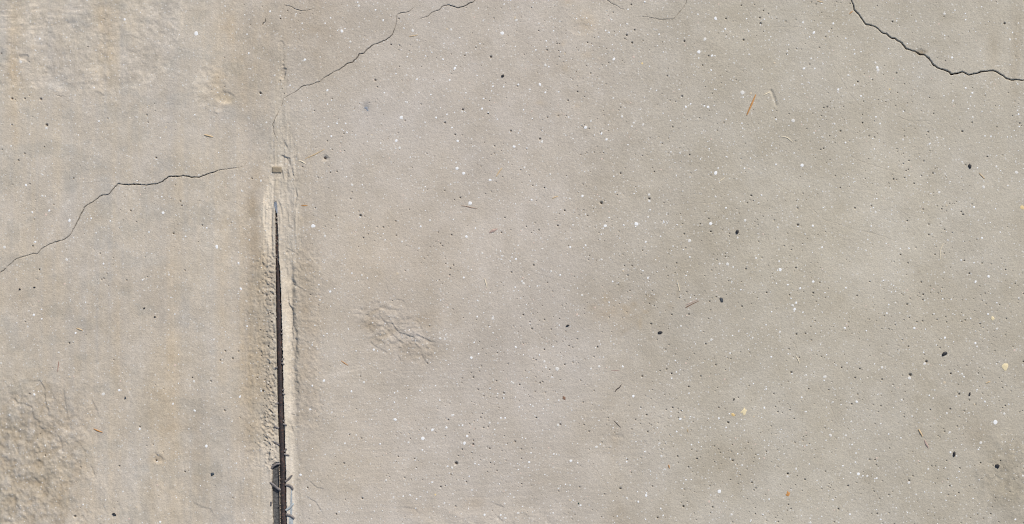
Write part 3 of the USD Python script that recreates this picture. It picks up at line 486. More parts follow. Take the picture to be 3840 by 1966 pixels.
FINE = (-170, -170, W + 170, HGT + 170)
DENSE = [(900, 90, 1215, 2020, 2.4), (1290, 1040, 1680, 1430, 2.6), (-20, 1380, 420, 1990, 3.0), (-20, -20, 900, 440, 3.0), (3560, 1540, 3860, 1990, 3.0)]
base = grid(*FINE, 3.9, 1)
for d in DENSE:
    base = outside(base, *d[:4])
parts = [base] + [grid(*d, 10 + k) for k, d in enumerate(DENSE)]
parts.append(outside(grid(-900, -900, W + 900, HGT + 900, 14, 2), *FINE))
parts.append(outside(grid(-5000, -5000, W + 5000, HGT + 5000, 110, 3), -900, -900, W + 900, HGT + 900))
parts.append(outside(grid(-40000, -40000, W + 40000, HGT + 40000, 2400, 4), -5000, -5000, W + 5000, HGT + 5000))
pts = np.vstack(parts)

extra, extra_h, dirt = [], [], []         # points with their own depth below the surface
blocks = []                               # (points, radius): no ordinary points there
grng = np.random.default_rng(5)
# the slot that the steel strip stands in
ys = np.arange(760, 2390, 4.0)
for off, dep in ((-1.6, 0), (-.3, -22), (.3, -22), (1.6, 0)):
    xs = (bar_l(ys) if off < 0 else bar_r(ys)) + off
    extra.append(np.stack([xs + (grng.normal(0, .35, len(ys)) if dep == 0 else 0), ys], 1)); extra_h.append(np.full(len(ys), dep * 1.0)); dirt.append(np.full(len(ys), 0.0))
slot = (pts[:, 1] > 757) & (pts[:, 1] < 2393) & (pts[:, 0] > bar_l(pts[:, 1]) - 2.6) & (pts[:, 0] < bar_r(pts[:, 1]) + 2.6)
pts = pts[~slot]
# the open hollow beside it
HOLLOW = np.array([(1738, 1030, 1046), (1745, 1022, 1047), (1765, 1019.5, 1047.5), (1810, 1018, 1049), (1860, 1019, 1050), (1900, 1020, 1051), (1966, 1023, 1053), (2390, 1032, 1062)], float)
ys = np.arange(1739, 2388, 3.2)
hl, hr = np.interp(ys, HOLLOW[:, 0], HOLLOW[:, 1]) - np.abs(9 * n2(ys, ys * 0, 14, 1, 3, 91)), bar_l(ys) - 2.6
for xs, dep in ((hl, 0), (hl + 1.6, -18), (hr * .5 + hl * .5, -19), (hr, -20)):
    extra.append(np.stack([xs + (grng.normal(0, .5, len(ys)) if dep == 0 else 0), ys], 1)); extra_h.append(np.full(len(ys), dep * 1.0)); dirt.append(np.full(len(ys), 0.0))
k = (pts[:, 1] > 1736) & (pts[:, 1] < 2392) & (pts[:, 0] > np.interp(pts[:, 1], HOLLOW[:, 0], HOLLOW[:, 1]) - 1.8 - np.abs(9 * n2(pts[:, 1], pts[:, 1] * 0, 14, 1, 3, 91))) & (pts[:, 0] < bar_l(pts[:, 1]) + 1)
pts = pts[~k]

crack_lines = []
for kc, (poly, widths, depth) in enumerate(CRACKS):
    widths = [(a_, b_ * (.58, .60, .60, .72, .65, .6, .65, .8, .5, .5, .6)[kc]) for a_, b_ in widths]
    p = resample(poly, 2.6, grng, .55)
    s = np.linspace(0, 1, len(p))
    jag = lambda q, sc, sd: n2(q[:, 0], q[:, 1], sc, sc, 3, sd)
    p = p + np.stack([9 * jag(p, 26, 301), 9 * jag(p, 26, 302)], 1) * np.minimum(1, 8 * s * (1 - s) + .2)[:, None]
    w = np.interp(s, [a for a, b in widths], [b for a, b in widths]) * (1 + .5 * (meshkit.fbm(np.stack([s * len(p) / 6, s * 0 + 3.3, s * 0 + depth], -1), 3) - .5) * 2)
    w = np.maximum(w, .4)
    t = np.gradient(p, axis=0)
    t /= np.linalg.norm(t, axis=1, keepdims=True) + 1e-9
    nrm = np.stack([-t[:, 1], t[:, 0]], 1)
    dep = np.minimum(depth, 3.4 * w * np.clip((w - .25) / 1.3, .1, 1))
    for sgn in (-1, 1):
        extra.append(p + nrm * (sgn * (w * .5 + .3))[:, None]); extra_h.append(np.zeros(len(p))); dirt.append(np.clip((w - .5) / 1.4, 0, 1) * .12)
        extra.append(p + nrm * (sgn * w * .26)[:, None]); extra_h.append(-dep); dirt.append(np.clip((w - .5) / 1.4, .1, 1))
    blocks.append((p, w.max() * .5 + 1.6))
    crack_lines.append(p)
for poly in HAIR:
    p = resample(poly, 3.0, grng, .9)
    t = np.gradient(p, axis=0)
    t /= np.linalg.norm(t, axis=1, keepdims=True) + 1e-9
    nrm = np.stack([-t[:, 1], t[:, 0]], 1)
    dep = .8 * np.clip(.35 + 1.6 * (meshkit.fbm(np.stack([np.arange(len(p)) / 9., np.full(len(p), poly[0, 0] * .37), np.zeros(len(p))], -1), 3) - .3), .1, 1.2)
    extra.append(p); extra_h.append(-dep); dirt.append(np.full(len(p), .1))
    for sgn in (-1, 1):
        extra.append(p + nrm * sgn * 1.25); extra_h.append(np.zeros(len(p))); dirt.append(np.zeros(len(p)))
    blocks.append((p, 2.2))
all_crack = np.vstack([b[0] for b in blocks])
ctree = cKDTree(all_crack)

# pits
pd, _ = ctree.query(pits[:, :2])
pits = pits[pd > pits[:, 2] + 4.5]
in_slot = (pits[:, 1] > 740) & (pits[:, 0] > bar_l(pits[:, 1]) - 7) & (pits[:, 0] < bar_r(pits[:, 1]) + 12)
in_slot |= (pits[:, 1] > 1725) & (pits[:, 0] > 1008) & (pits[:, 0] < 1075)
pits = pits[~in_slot]
for px, py, r in pits:
    a0, el_, rot = grng.uniform(0, 6.28), grng.uniform(.72, 1.0), grng.uniform(0, 3.14)
    n = 7 if r < 3 else 10
    a = a0 + np.arange(n) * 2 * math.pi / n
    ring = np.stack([np.cos(a), el_ * np.sin(a)], 1) * grng.uniform(.86, 1.12, (n, 1))
    ring = ring @ np.array([[math.cos(rot), -math.sin(rot)], [math.sin(rot), math.cos(rot)]])
    dep = r * grng.uniform(.65, 1.15) * (1.15 if r > 4 else 1)
    r = r * (.82 if r > 3.9 else 1)
    c = np.array([px, py])
    extra += [c + ring * (r + .2), c + ring * r * .55, c[None]]
    extra_h += [np.zeros(n), np.full(n, -dep * .8), np.array([-dep])]
    dk = .3 if r > 3.6 else .0
    dirt += [np.zeros(n), np.full(n, dk), np.array([dk])]
ptree = cKDTree(pits[:, :2])

ok = np.ones(len(pts), bool)
d, i = ctree.query(pts, distance_upper_bound=8)
lim = np.concatenate([np.full(len(b[0]), b[1]) for b in blocks])
hit = np.isfinite(d)
ok[hit] &= d[hit] > lim[i[hit]]
d, i = ptree.query(pts, distance_upper_bound=14)
hit = np.isfinite(d)
ok[hit] &= d[hit] > pits[i[hit], 2] + .9
pts = pts[ok]

xy = np.vstack([pts] + extra)
dz = np.concatenate([np.zeros(len(pts))] + extra_h)
dirt = np.concatenate([np.zeros(len(pts))] + dirt)
tri = Delaunay(xy).simplices
e1, e2 = xy[tri[:, 1]] - xy[tri[:, 0]], xy[tri[:, 2]] - xy[tri[:, 0]]
area = e1[:, 0] * e2[:, 1] - e1[:, 1] * e2[:, 0]
tri = tri[np.abs(area) > 1e-4]
area = area[np.abs(area) > 1e-4]
tri[area > 0] = tri[area > 0][:, ::-1]              # y runs down in the drawing, up in the world


def h_at(x, y):
    x, y = np.atleast_1d(np.asarray(x, float)), np.atleast_1d(np.asarray(y, float))
    far = np.maximum(np.maximum(-x, x - W), np.maximum(-y, y - HGT))
    return height(x, y) * (1 - sstep(150, 1500, far))


hz = h_at(xy[:, 0], xy[:, 1]) + dz
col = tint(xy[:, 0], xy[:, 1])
DIRT = np.array([.15, .115, .085])
col = col * (1 - dirt[:, None]) + DIRT * dirt[:, None]
wx, wy = world_xy(xy[:, 0], xy[:, 1])
V = np.stack([wx, wy, hz * MM], 1)
N = np.zeros_like(V)
fn = np.cross(V[tri[:, 1]] - V[tri[:, 0]], V[tri[:, 2]] - V[tri[:, 0]])
for k in range(3):
    N += np.stack([np.bincount(tri[:, k], fn[:, a], len(V)) for a in range(3)], 1)
N /= np.maximum(np.linalg.norm(N, axis=1, keepdims=True), 1e-20)
cen = xy[tri].mean(1)
el, er = mortar_edges(cen[:, 0], cen[:, 1])
zone = np.where(cen[:, 0] < el, 0, np.where(cen[:, 0] > er, 2, 1))
top = cen[:, 1] < 60                                # the joint closes at the top: the two slabs meet on its line
zone = np.where(top, np.where(cen[:, 0] < (el + er) / 2, 0, 2), zone)

# ------------------------------------------------------------------ materials
LK = "/World/Looks/"


def concrete_look(name, grain):
    usdkit.material(stage, LK + name, {
        "a": ("attribute", {"attribute": "tint"}), "g": ("geometry", {}),
        "n1": ("noise_texture", {"scale": 360.0, "detail": 5.0, "roughness": .72}), "n2": ("noise_texture", {"scale": 760.0, "detail": 3.0, "roughness": .6}),
        "v": ("voronoi_texture", {"scale": 290.0}), "vs": ("separate_xyz", {}), "vg": ("math", {"math_type": "greater_than", "value2": .50}), "vr": ("rgb_ramp", {"ramp": [(.0, (1, 1, 1)), (.16, (1, 1, 1)), (.24, (0, 0, 0))]}),
        "vm": ("math", {"math_type": "multiply"}), "sand": ("mix", {"mix_type": "mix", "color2": (.60, .57, .52)}), "vk": ("math", {"math_type": "multiply", "value2": .62}),
        "r1": ("rgb_ramp", {"ramp": [(.28, (1 - grain, 1 - grain, 1 - grain * .98)), (.5, (1, 1, 1)), (.72, (1 + grain, 1 + grain, 1 + grain))]}),
        "r2": ("rgb_ramp", {"ramp": [(.28, (.86, .86, .86)), (.5, (1, 1, 1)), (.72, (1.14, 1.14, 1.13))]}),
        "m1": ("mix", {"mix_type": "multiply", "fac": 1.0}), "m2": ("mix", {"mix_type": "multiply", "fac": 1.0}),
        "add": ("math", {"math_type": "add"}),
        "b": ("bump", {"strength": 1.0, "distance": .00030}),
        "p": ("principled_bsdf", {"roughness": .88, "specular_ior_level": .25})},
        [("g.position", "n1.vector"), ("g.position", "n2.vector"), ("n1.fac", "r1.fac"), ("n2.fac", "r2.fac"), ("a.color", "m1.color1"), ("r1.color", "m1.color2"), ("m1.color", "m2.color1"), ("r2.color", "m2.color2"),
         ("n1.fac", "add.value1"), ("n2.fac", "add.value2"), ("add.value", "b.height"), ("b.normal", "p.normal"), ("g.position", "v.vector"), ("v.color", "vs.vector"), ("vs.x", "vg.value1"), ("v.distance", "vr.fac"), ("vr.color", "vm.value1"), ("vg.value", "vm.value2"), ("vm.value", "vk.value1"), ("vk.value", "sand.fac"),
         ("m2.color", "sand.color1"), ("sand.color", "p.base_color")], surface="p.BSDF")
    return LK + name


concrete = concrete_look("weathered_concrete", .07)
mortar = concrete_look("sandy_mortar", .10)


def plain(name, rgb, rough=.7, spec=.3, var=.25, scale=900.0, metallic=0.0):
    rgb = np.array(rgb)
    usdkit.material(stage, LK + name, {
        "g": ("geometry", {}), "n": ("noise_texture", {"scale": scale, "detail": 4.0, "roughness": .65}),
        "r": ("rgb_ramp", {"ramp": [(.3, tuple(rgb * (1 - var))), (.7, tuple(np.minimum(rgb * (1 + var), .9)))]}),
        "b": ("bump", {"strength": .5, "distance": .0002}),
        "p": ("principled_bsdf", {"roughness": rough, "specular_ior_level": spec, "metallic": metallic})},
        [("g.position", "n.vector"), ("n.fac", "r.fac"), ("n.fac", "b.height"), ("r.color", "p.base_color"), ("b.normal", "p.normal")], surface="p.BSDF")
    return LK + name


STONE = {"w": plain("white_stone", (.70, .69, .67), var=.06), "o": plain("off_white_stone", (.60, .57, .52), var=.14), "t": plain("tan_stone", (.52, .43, .31), var=.15), "y": plain("yellow_stone", (.62, .47, .24), var=.15),
         "b": plain("brown_stone", (.2, .13, .09), var=.2), "p": plain("pink_stone", (.56, .44, .36), var=.15)}
black_m = plain("black_tar", (.018, .017, .019), .6, .4, .5)
greyblack_m = plain("grey_black_grit", (.055, .06, .066), .7, .3, .9, 1600)
blueblack_m = plain("blue_black_grit", (.035, .045, .055), .6, .4, .6)
orange_m = plain("orange_needle", (.46, .225, .075), .55, .3, .2)
pale_m = plain("pale_straw", (.64, .55, .40), .6, .3, .15)
tan_m = plain("tan_straw", (.52, .38, .22), .6, .3, .25)
brown_m = plain("brown_husk", (.20, .115, .075), .7, .3, .45)
darkfib_m = plain("dark_fibre", (.06, .045, .04), .7, .3, .3)
pink_m = plain("pink_brown_splinter", (.40, .29, .24), .7, .3, .3)
red_m = plain("dark_red_fibre", (.20, .05, .035), .7, .3, .3)
leaf_m = plain("dry_yellow_leaf", (.60, .43, .19), .65, .3, .25)
paleflake_m = plain("pale_yellow_flake", (.66, .55, .34), .7, .3, .12)
green_m = plain("dark_green_speck", (.03, .06, .045), .6, .3, .3)
block_m = plain("tan_block", (.27, .22, .155), .85, .2, .12, 500)
zinc_m = plain("dull_zinc", (.085, .082, .078), .6, .4, .7, 500)
zinc_light = plain("bare_zinc", (.34, .36, .36), .5, .5, .35, 500)
tab_m = plain("weathered_tab", (.15, .13, .12), .55, .5, .45, 700)
usdkit.material(stage, LK + "rusty_steel", {
    "g": ("geometry", {}), "n": ("noise_texture", {"scale": 520.0, "detail": 5.0, "roughness": .7}), "n2": ("noise_texture", {"scale": 110.0, "detail": 3.0}),
    "sx": ("separate_xyz", {}), "mr": ("map_range", {"from_min": .02, "from_max": -.03}),
    "r": ("rgb_ramp", {"ramp": [(.30, (.020, .018, .018)), (.5, (.042, .031, .029)), (.60, (.075, .045, .036)), (.70, (.19, .085, .048))]}),
    "r2": ("rgb_ramp", {"ramp": [(.3, (.5, .5, .5)), (.7, (1.25, 1.2, 1.15))]}),
    "mx": ("mix", {"mix_type": "multiply", "fac": 1.0}), "blue": ("mix", {"color2": (.075, .076, .090)}),
    "b": ("bump", {"strength": .7, "distance": .0004}), "p": ("principled_bsdf", {"roughness": .62, "specular_ior_level": .4})},
    [("g.position", "n.vector"), ("g.position", "n2.vector"), ("n.fac", "r.fac"), ("n2.fac", "r2.fac"), ("r.color", "mx.color1"), ("r2.color", "mx.color2"), ("g.position", "sx.vector"), ("sx.y", "mr.value"),
     ("mx.color", "blue.color1"), ("n.fac", "b.height"), ("b.normal", "p.normal"), ("mx.color", "p.base_color")], surface="p.BSDF")
rust_m = LK + "rusty_steel"


def ground_piece(name, which, material):
    f = tri[zone == which]
    ids, inv = np.unique(f, return_inverse=True)
    path = path_for(name)
    msh = UsdGeom.Mesh.Define(stage, path)
    msh.CreatePointsAttr(Vt.Vec3fArray.FromNumpy(V[ids].astype(np.float32)))
    msh.CreateFaceVertexCountsAttr(Vt.IntArray.FromNumpy(np.full(len(f), 3, np.int32)))
    msh.CreateFaceVertexIndicesAttr(Vt.IntArray.FromNumpy(inv.reshape(-1).astype(np.int32)))
    msh.CreateSubdivisionSchemeAttr("none")
    msh.CreateNormalsAttr(Vt.Vec3fArray.FromNumpy(N[ids].astype(np.float32)))
    msh.SetNormalsInterpolation("vertex")
    UsdGeom.PrimvarsAPI(msh).CreatePrimvar("tint", Sdf.ValueTypeNames.Color3fArray, "vertex").Set(Vt.Vec3fArray.FromNumpy(col[ids].astype(np.float32)))
    UsdShade.MaterialBindingAPI.Apply(msh.GetPrim()).Bind(UsdShade.Material.Get(stage, material))
    return msh.GetPrim()


slab_left = tag(ground_piece("concrete_slab", 0, concrete), "beige stained concrete slab left of the rusty steel strip, with a worn top corner", "concrete slab", kind="structure")
slab_right = tag(ground_piece("concrete_slab", 2, concrete), "large grey pitted concrete slab right of the rusty steel strip, cracked at its top right", "concrete slab", kind="structure")
mortar_joint = tag(ground_piece("mortar_joint", 1, mortar), "rough upright band of sandy mortar between the two slabs, round the steel strip", "mortar joint", kind="structure")

# ------------------------------------------------------------------ stone chips
def chip_mesh(x, y, r, g, z, proud=.55, n=8, stretch=None):
    a = np.arange(n) * 2 * math.pi / n + g.uniform(0, 6.28)
    st = stretch if stretch else g.uniform(.68, 1.0)
    rr = g.uniform(.76, 1.16, n)
    rot = g.uniform(0, 3.14)
    ring = np.stack([np.cos(a) * rr, np.sin(a) * rr * st], 1) @ np.array([[math.cos(rot), -math.sin(rot)], [math.sin(rot), math.cos(rot)]])
    rows = [(1.0, -1.8), (1.0, proud * .25), (.78, proud)]
    v = []
    for k, dzz in rows:
        p = ring * r * k
        v.append(np.column_stack([*world_xy(x + p[:, 0], y - p[:, 1]), np.full(n, (z + dzz) * MM)]))
    v = np.vstack(v + [np.array([[*world_xy(x, y), (z + proud * 1.15) * MM]])])
    f = []
    for ri in range(2):
        for k in range(n):
            p, q = ri * n + k, ri * n + (k + 1) % n
            f += [[p, q, q + n], [p, q + n, p + n]]
    f += [[2 * n + k, 2 * n + (k + 1) % n, 3 * n] for k in range(n)]
    return v, np.array(f)


gc = np.random.default_rng(21)
pit_tree = cKDTree(pits[:, :2])
extra_chips = [(p[0], p[1], float(np.clip(gc.lognormal(math.log(2.15), .40), 1.1, 5.6)), gc.choice(list("wwwwoooooootp"))) for p in scatter(9000, lambda x, y: .2 + .8 * sstep(900, 1500, x) * (.6 + n2(x, y, 200, 200, 2, 80)), 22)]
allc = [c for c in CHIPS] + extra_chips
chosen = []
near_ = ctree.query([c[:2] for c in allc])[0]
for kc, c in enumerate(allc):
    if near_[kc] < c[2] + 4 or (c[1] > 740 and 1005 < c[0] < 1125):
        continue
    chosen.append(c)
zs = h_at([c[0] for c in chosen], [c[1] for c in chosen])
ce = mortar_edges(np.array([c[0] for c in chosen]), np.array([c[1] for c in chosen]))
owner = {0: slab_left, 1: mortar_joint, 2: slab_right}
groups = {0: [], 1: [], 2: []}
for c, z_, l_, r_ in zip(chosen, zs, *ce):
    groups[0 if c[0] < l_ else 2 if c[0] > r_ else 1].append((*c, z_))
for s, cs in groups.items():
    cs.sort(key=lambda c: -c[2])
    inframe = [c for c in cs if -20 < c[0] < W + 20 and -20 < c[1] < HGT + 20]
    big = [c for c in inframe if c[2] >= 2.6][:300]
    bigset = set(map(id, big))
    rest = [c for c in cs if id(c) not in bigset]
    for c in big:
        obj("stone_chip", chip_mesh(c[0], c[1], c[2], gc, c[4], n=9 if c[2] > 6 else 7), STONE[c[3]], str(owner[s].GetPath()), smooth=40)
    by = {}
    for c in rest:
        by.setdefault("light" if c[3] in "wo" else "tan", []).append(chip_mesh(c[0], c[1], c[2], gc, c[4], n=5, proud=.4))
    for kind, ms in by.items():
        off = np.cumsum([0] + [len(v) for v, f in ms[:-1]])
        m_ = (np.vstack([v for v, f in ms]), np.vstack([f + o for (v, f), o in zip(ms, off)]))
        p = obj("small_light_chips" if kind == "light" else "small_tan_chips", m_, STONE["w" if kind == "light" else "p"], str(owner[s].GetPath()), smooth=False)
        p.SetCustomDataByKey("kind", "stuff")

# crumbs of mortar caught in the narrow top of the slot
gm = np.random.default_rng(33)
ms = []
for k in range(34):
    y_ = gm.uniform(775, 1010) if k < 26 else gm.uniform(1010, 1500)
    x_ = gm.choice([bar_l(y_), bar_r(y_)]) + gm.uniform(-1.2, 1.2)
    ms.append(chip_mesh(x_, y_, gm.uniform(1.4, 3.0), gm, float(h_at([1030.0 if x_ < 1040 else 1062.0], [y_])[0]) - gm.uniform(.6, 1.6), n=6, proud=.6))
off = np.cumsum([0] + [len(v) for v, f in ms[:-1]])
obj("mortar_crumbs", (np.vstack([v for v, f in ms]), np.vstack([f + o for (v, f), o in zip(ms, off)])), plain("mortar_crumb_sand", (.36, .32, .26), .9, .2, .2), str(mortar_joint.GetPath()), smooth=40).SetCustomDataByKey("kind", "stuff")

# tan block set in the mortar (part of the joint)
def rounded_block(x0, y0, x1, y1, z0, z1, bev, seed):
    g = np.random.default_rng(seed)
    b = trimesh.creation.box(extents=(1, 1, 1)).subdivide().subdivide().subdivide()
    v = b.vertices.copy()
    s = np.array([x1 - x0, y1 - y0, z1 - z0])
    half = s / 2
    p = v * s
    inner = np.clip(p, -(half - bev), half - bev)
    dv = p - inner
    L = np.linalg.norm(dv, axis=1, keepdims=True)
    p = inner + np.where(L > 0, dv / np.maximum(L, 1e-9), 0) * np.minimum(L, bev)
    p += (meshkit.noise(p / 5 + 50)[:, None] - .5) * 1.2
    c = np.array([(x0 + x1) / 2, (y0 + y1) / 2, (z0 + z1) / 2])
    p = p + c
    wx_, wy_ = world_xy(p[:, 0], p[:, 1])
    mesh = trimesh.Trimesh(np.stack([wx_, wy_, p[:, 2] * MM], 1), b.faces[:, ::-1], process=False)
    return mesh


zb = float(h_at([1037], [637])[0])
blk = obj("spacer_block", rounded_block(1021, 626, 1056, 648, zb - 6, zb + 3.2, 2.4, 3), block_m, str(mortar_joint.GetPath()), smooth=50)
blk.SetCustomDataByKey("label", "small tan block set in the mortar above the steel strip")

# ------------------------------------------------------------------ steel strip: bar, tabs, plates
def tube(points, radii, sides=10, cap=True, flat=1.0):
    """points (n,3) in world metres, radii in metres; a closed tapered tube."""
    P, r = np.asarray(points, float), np.asarray(radii, float)
    t = np.gradient(P, axis=0)
    t /= np.linalg.norm(t, axis=1, keepdims=True) + 1e-12
    up = np.array([0, 0, 1.0])
    v = []
    for k in range(len(P)):
        u = np.cross(up, t[k]); u /= np.linalg.norm(u) + 1e-12
        w_ = np.cross(t[k], u)
        a = np.arange(sides) * 2 * math.pi / sides
        v.append(P[k] + (np.cos(a)[:, None] * u + np.sin(a)[:, None] * w_ * flat) * r[k])
    v = np.vstack(v + [P[:1], P[-1:]])
    f, n = [], len(P)
    for k in range(n - 1):
        for j in range(sides):
            a, b = k * sides + j, k * sides + (j + 1) % sides
            f += [[a, b, b + sides], [a, b + sides, a + sides]]
    for j in range(sides):
        f.append([n * sides, (j + 1) % sides, j])
        f.append([n * sides + 1, (n - 1) * sides + j, (n - 1) * sides + (j + 1) % sides])
    return trimesh.Trimesh(v, np.array(f), process=False)


strip = UsdGeom.Xform.Define(stage, path_for("joint_strip")).GetPrim()
tag(strip, "long rusty dark steel strip with bent side tabs, standing in the mortar joint", "metal strip")
SP = str(strip.GetPath())
by_ = np.concatenate([np.arange(766, 1980, 7.0), np.arange(1985, 2380, 20.0)])
bc, bw = (bar_l(by_) + bar_r(by_)) / 2, (bar_r(by_) - bar_l(by_)) / 2
bz = h_at(bc, by_) * 0 - bw * .8 - 1.2 + 1.6 * sstep(1000, 1700, by_)
bxw, byw = world_xy(bc + 1.0 * (meshkit.noise(np.stack([by_ / 22, by_ * 0, by_ * 0], -1)) - .5), by_)
rad = bw * (1 + .10 * (meshkit.noise(np.stack([by_ / 13, by_ * 0 + 5, by_ * 0], -1)) - .5)) * MM
obj("bar", tube(np.stack([bxw, byw, bz * MM], 1), rad, 14), rust_m, SP, smooth=60)


def tab(pts_, r0, r1, z0, z1, mat, zmid=None):
    p = np.asarray(pts_, float)
    p = resample(p, 2.0, grng)
    # round the polyline a little
    for _ in range(3):
        p[1:-1] = (p[:-2] + 2 * p[1:-1] + p[2:]) / 4
    s = np.linspace(0, 1, len(p))
    hs = h_at(p[:, 0], p[:, 1])
    z = hs * (1 if zmid is None else 0) + np.interp(s, [0, .5, 1], [z0, (z0 + z1) / 2 if zmid is None else zmid, z1])
    x_, y_ = world_xy(p[:, 0], p[:, 1])
    rr = np.interp(s, [0, .75, .93, 1], [r0, r1, r1 * .85, r1 * .45]) * MM
    return obj("anchor_tab", tube(np.stack([x_, y_, z * MM], 1), rr, 9, flat=.75), mat, SP, smooth=60)


for pts_, r0, r1, z0, z1, mt in [
        ([(1052, 1141), (1058, 1141)], 2.4, 2.2, .5, 1.2, tab_m), ([(1055, 1238), (1062, 1237)], 2.8, 2, 1, 1.5, tab_m), ([(1055, 1251), (1062, 1253)], 2.8, 2, 1, 1.5, tab_m),
        ([(1056, 1354), (1061, 1349), (1066.5, 1343)], 3.4, 2.4, 1, 2.4, tab_m), ([(1057, 1362), (1067, 1368)], 3.6, 2.8, 1, 2, tab_m), ([(1041, 1378), (1032, 1380)], 4, 3.6, 1, .5, tab_m),
        ([(1059, 1464), (1067, 1458)], 3.2, 2.6, 1, 2, tab_m), ([(1060, 1476), (1070.5, 1480)], 3.8, 2.6, 1, 2, tab_m), ([(1044, 1511), (1033, 1515)], 4, 3.4, 1, .5, tab_m),
        ([(1062, 1580), (1070, 1573)], 3.4, 2.4, 1, 2, tab_m), ([(1062, 1590), (1077, 1596)], 4, 3.2, 1, 2, tab_m), ([(1046, 1606), (1036, 1603), (1030, 1597)], 4.4, 4, 1, 1, tab_m),
        ([(1048, 1668), (1036, 1664), (1024, 1657)], 3.6, 2.4, .5, 0, tab_m),
        ([(1066, 1693), (1077, 1683)], 3.6, 2.8, 1, 2.6, tab_m), ([(1066, 1703), (1075, 1706), (1086, 1708)], 4.4, 3.2, 1, 2.2, tab_m),
        ([(1070, 1806), (1082, 1797), (1097, 1781)], 4.0, 3.8, 1.5, 4, tab_m), ([(1071, 1818), (1085, 1820), (1094, 1824), (1100, 1836)], 4.8, 4.4, 1.5, 4, tab_m),
        ([(1072, 1914), (1086, 1905), (1102, 1887)], 4.4, 4.4, 1.5, 4, zinc_light), ([(1073, 1929), (1090, 1933), (1105, 1945)], 5.4, 4.4, 1.5, 3.5, tab_m),
        ([(1017, 1882), (1016, 1898)], 3.4, 3.0, 1, 1, tab_m), ([(1076, 2030), (1102, 2010)], 4.6, 4.2, 1.5, 4, tab_m), ([(1076, 2044), (1106, 2060)], 5, 4.2, 1.5, 4, tab_m)]:
    tab(pts_, r0, r1, z0, z1, mt)
tab([(1050, 1739), (1036, 1741), (1024, 1748), (1016, 1759)], 4.4, 4.2, -5, -1, tab_m, zmid=-1.0)
tab([(1052, 1839), (1040, 1832), (1028, 1821), (1012, 1808)], 5.2, 4.6, -5, .6, tab_m, zmid=-2.0)


def plate(name, edges, z, mat, thick=3.0, rough=1.0, label=None):
    """edges: rows (y, left, right). A thin upright-lying plate with a knobbly face."""
    e = np.asarray(edges, float)
    ys_ = np.arange(e[0, 0], e[-1, 0], 3.0)
    l, r = np.interp(ys_, e[:, 0], e[:, 1]), np.interp(ys_, e[:, 0], e[:, 2])
    k = 9
    u = np.linspace(0, 1, k)
    X = l[:, None] + (r - l)[:, None] * u
    Y = np.repeat(ys_[:, None], k, 1)
    zz = z(X, Y) + rough * 2 * n2(X.ravel(), Y.ravel(), 9, 14, 3, 90).reshape(X.shape)
    wx_, wy_ = world_xy(X, Y)
    topv = np.stack([wx_, wy_, zz * MM], -1).reshape(-1, 3)
    botv = topv - np.array([0, 0, thick * MM])
    n, f = len(ys_), []
    for a in range(n - 1):
        for b in range(k - 1):
            p = a * k + b
            f += [[p, p + k, p + 1], [p + 1, p + k, p + k + 1]]
    nt = len(topv)
    f2 = [[c_ + nt, b_ + nt, a_ + nt] for a_, b_, c_ in f]
    loop = [b for b in range(k)] + [a * k + k - 1 for a in range(1, n)] + [(n - 1) * k + b for b in range(k - 2, -1, -1)] + [a * k for a in range(n - 2, 0, -1)]
    f3 = []
    for a_, b_ in zip(loop, loop[1:] + loop[:1]):
        f3 += [[a_, b_, b_ + nt], [a_, b_ + nt, a_ + nt]]
    p = obj(name, trimesh.Trimesh(np.vstack([topv, botv]), np.array(f + f2 + f3), process=False), mat, SP, smooth=45)
    if label:
        p.SetCustomDataByKey("label", label)
    return p


plate("side_plate", [(1741, 1028, 1046), (1750, 1022.5, 1047), (1810, 1020, 1049), (1900, 1022, 1051), (1966, 1025, 1053), (2380, 1034, 1062)], lambda X, Y: -14.0 + 0 * X, zinc_m, 5, 1.3, "dull grey plate at the bottom of the open hollow")
ye = np.arange(1750, 2380, 6.0)
xe, yew = world_xy(bar_l(ye) - 4.2, ye)
obj("plate_edge", tube(np.stack([xe, yew, np.full(len(ye), -6.5 * MM)], 1), np.full(len(ye), 1.5 * MM), 7), plain("edge_brown", (.30, .235, .17), .6, .4, .3), SP, smooth=60)
plate("side_plate", [(1838, 1091.5, 1095), (1860, 1090, 1096), (1880, 1089, 1096.5), (1930, 1088, 1096), (1950, 1083, 1099), (2380, 1090, 1108)], lambda X, Y: h_at(X.ravel(), Y.ravel()).reshape(X.shape) + .7, zinc_light, 5, .4, "blue grey sliver of plate showing right of the bar")
gx = [(757, 1029, 1037), (768, 1027.5, 1040), (780, 1031, 1041), (792, 1035, 1042), (800, 1037, 1041)]
plate("top_end", gx, lambda X, Y: h_at(X.ravel(), Y.ravel()).reshape(X.shape) + .5, plain("blue_grey_metal", (.20, .215, .24), .6, .4, .35, 900), 5, .5, "blue grey top end of the strip showing through the mortar")

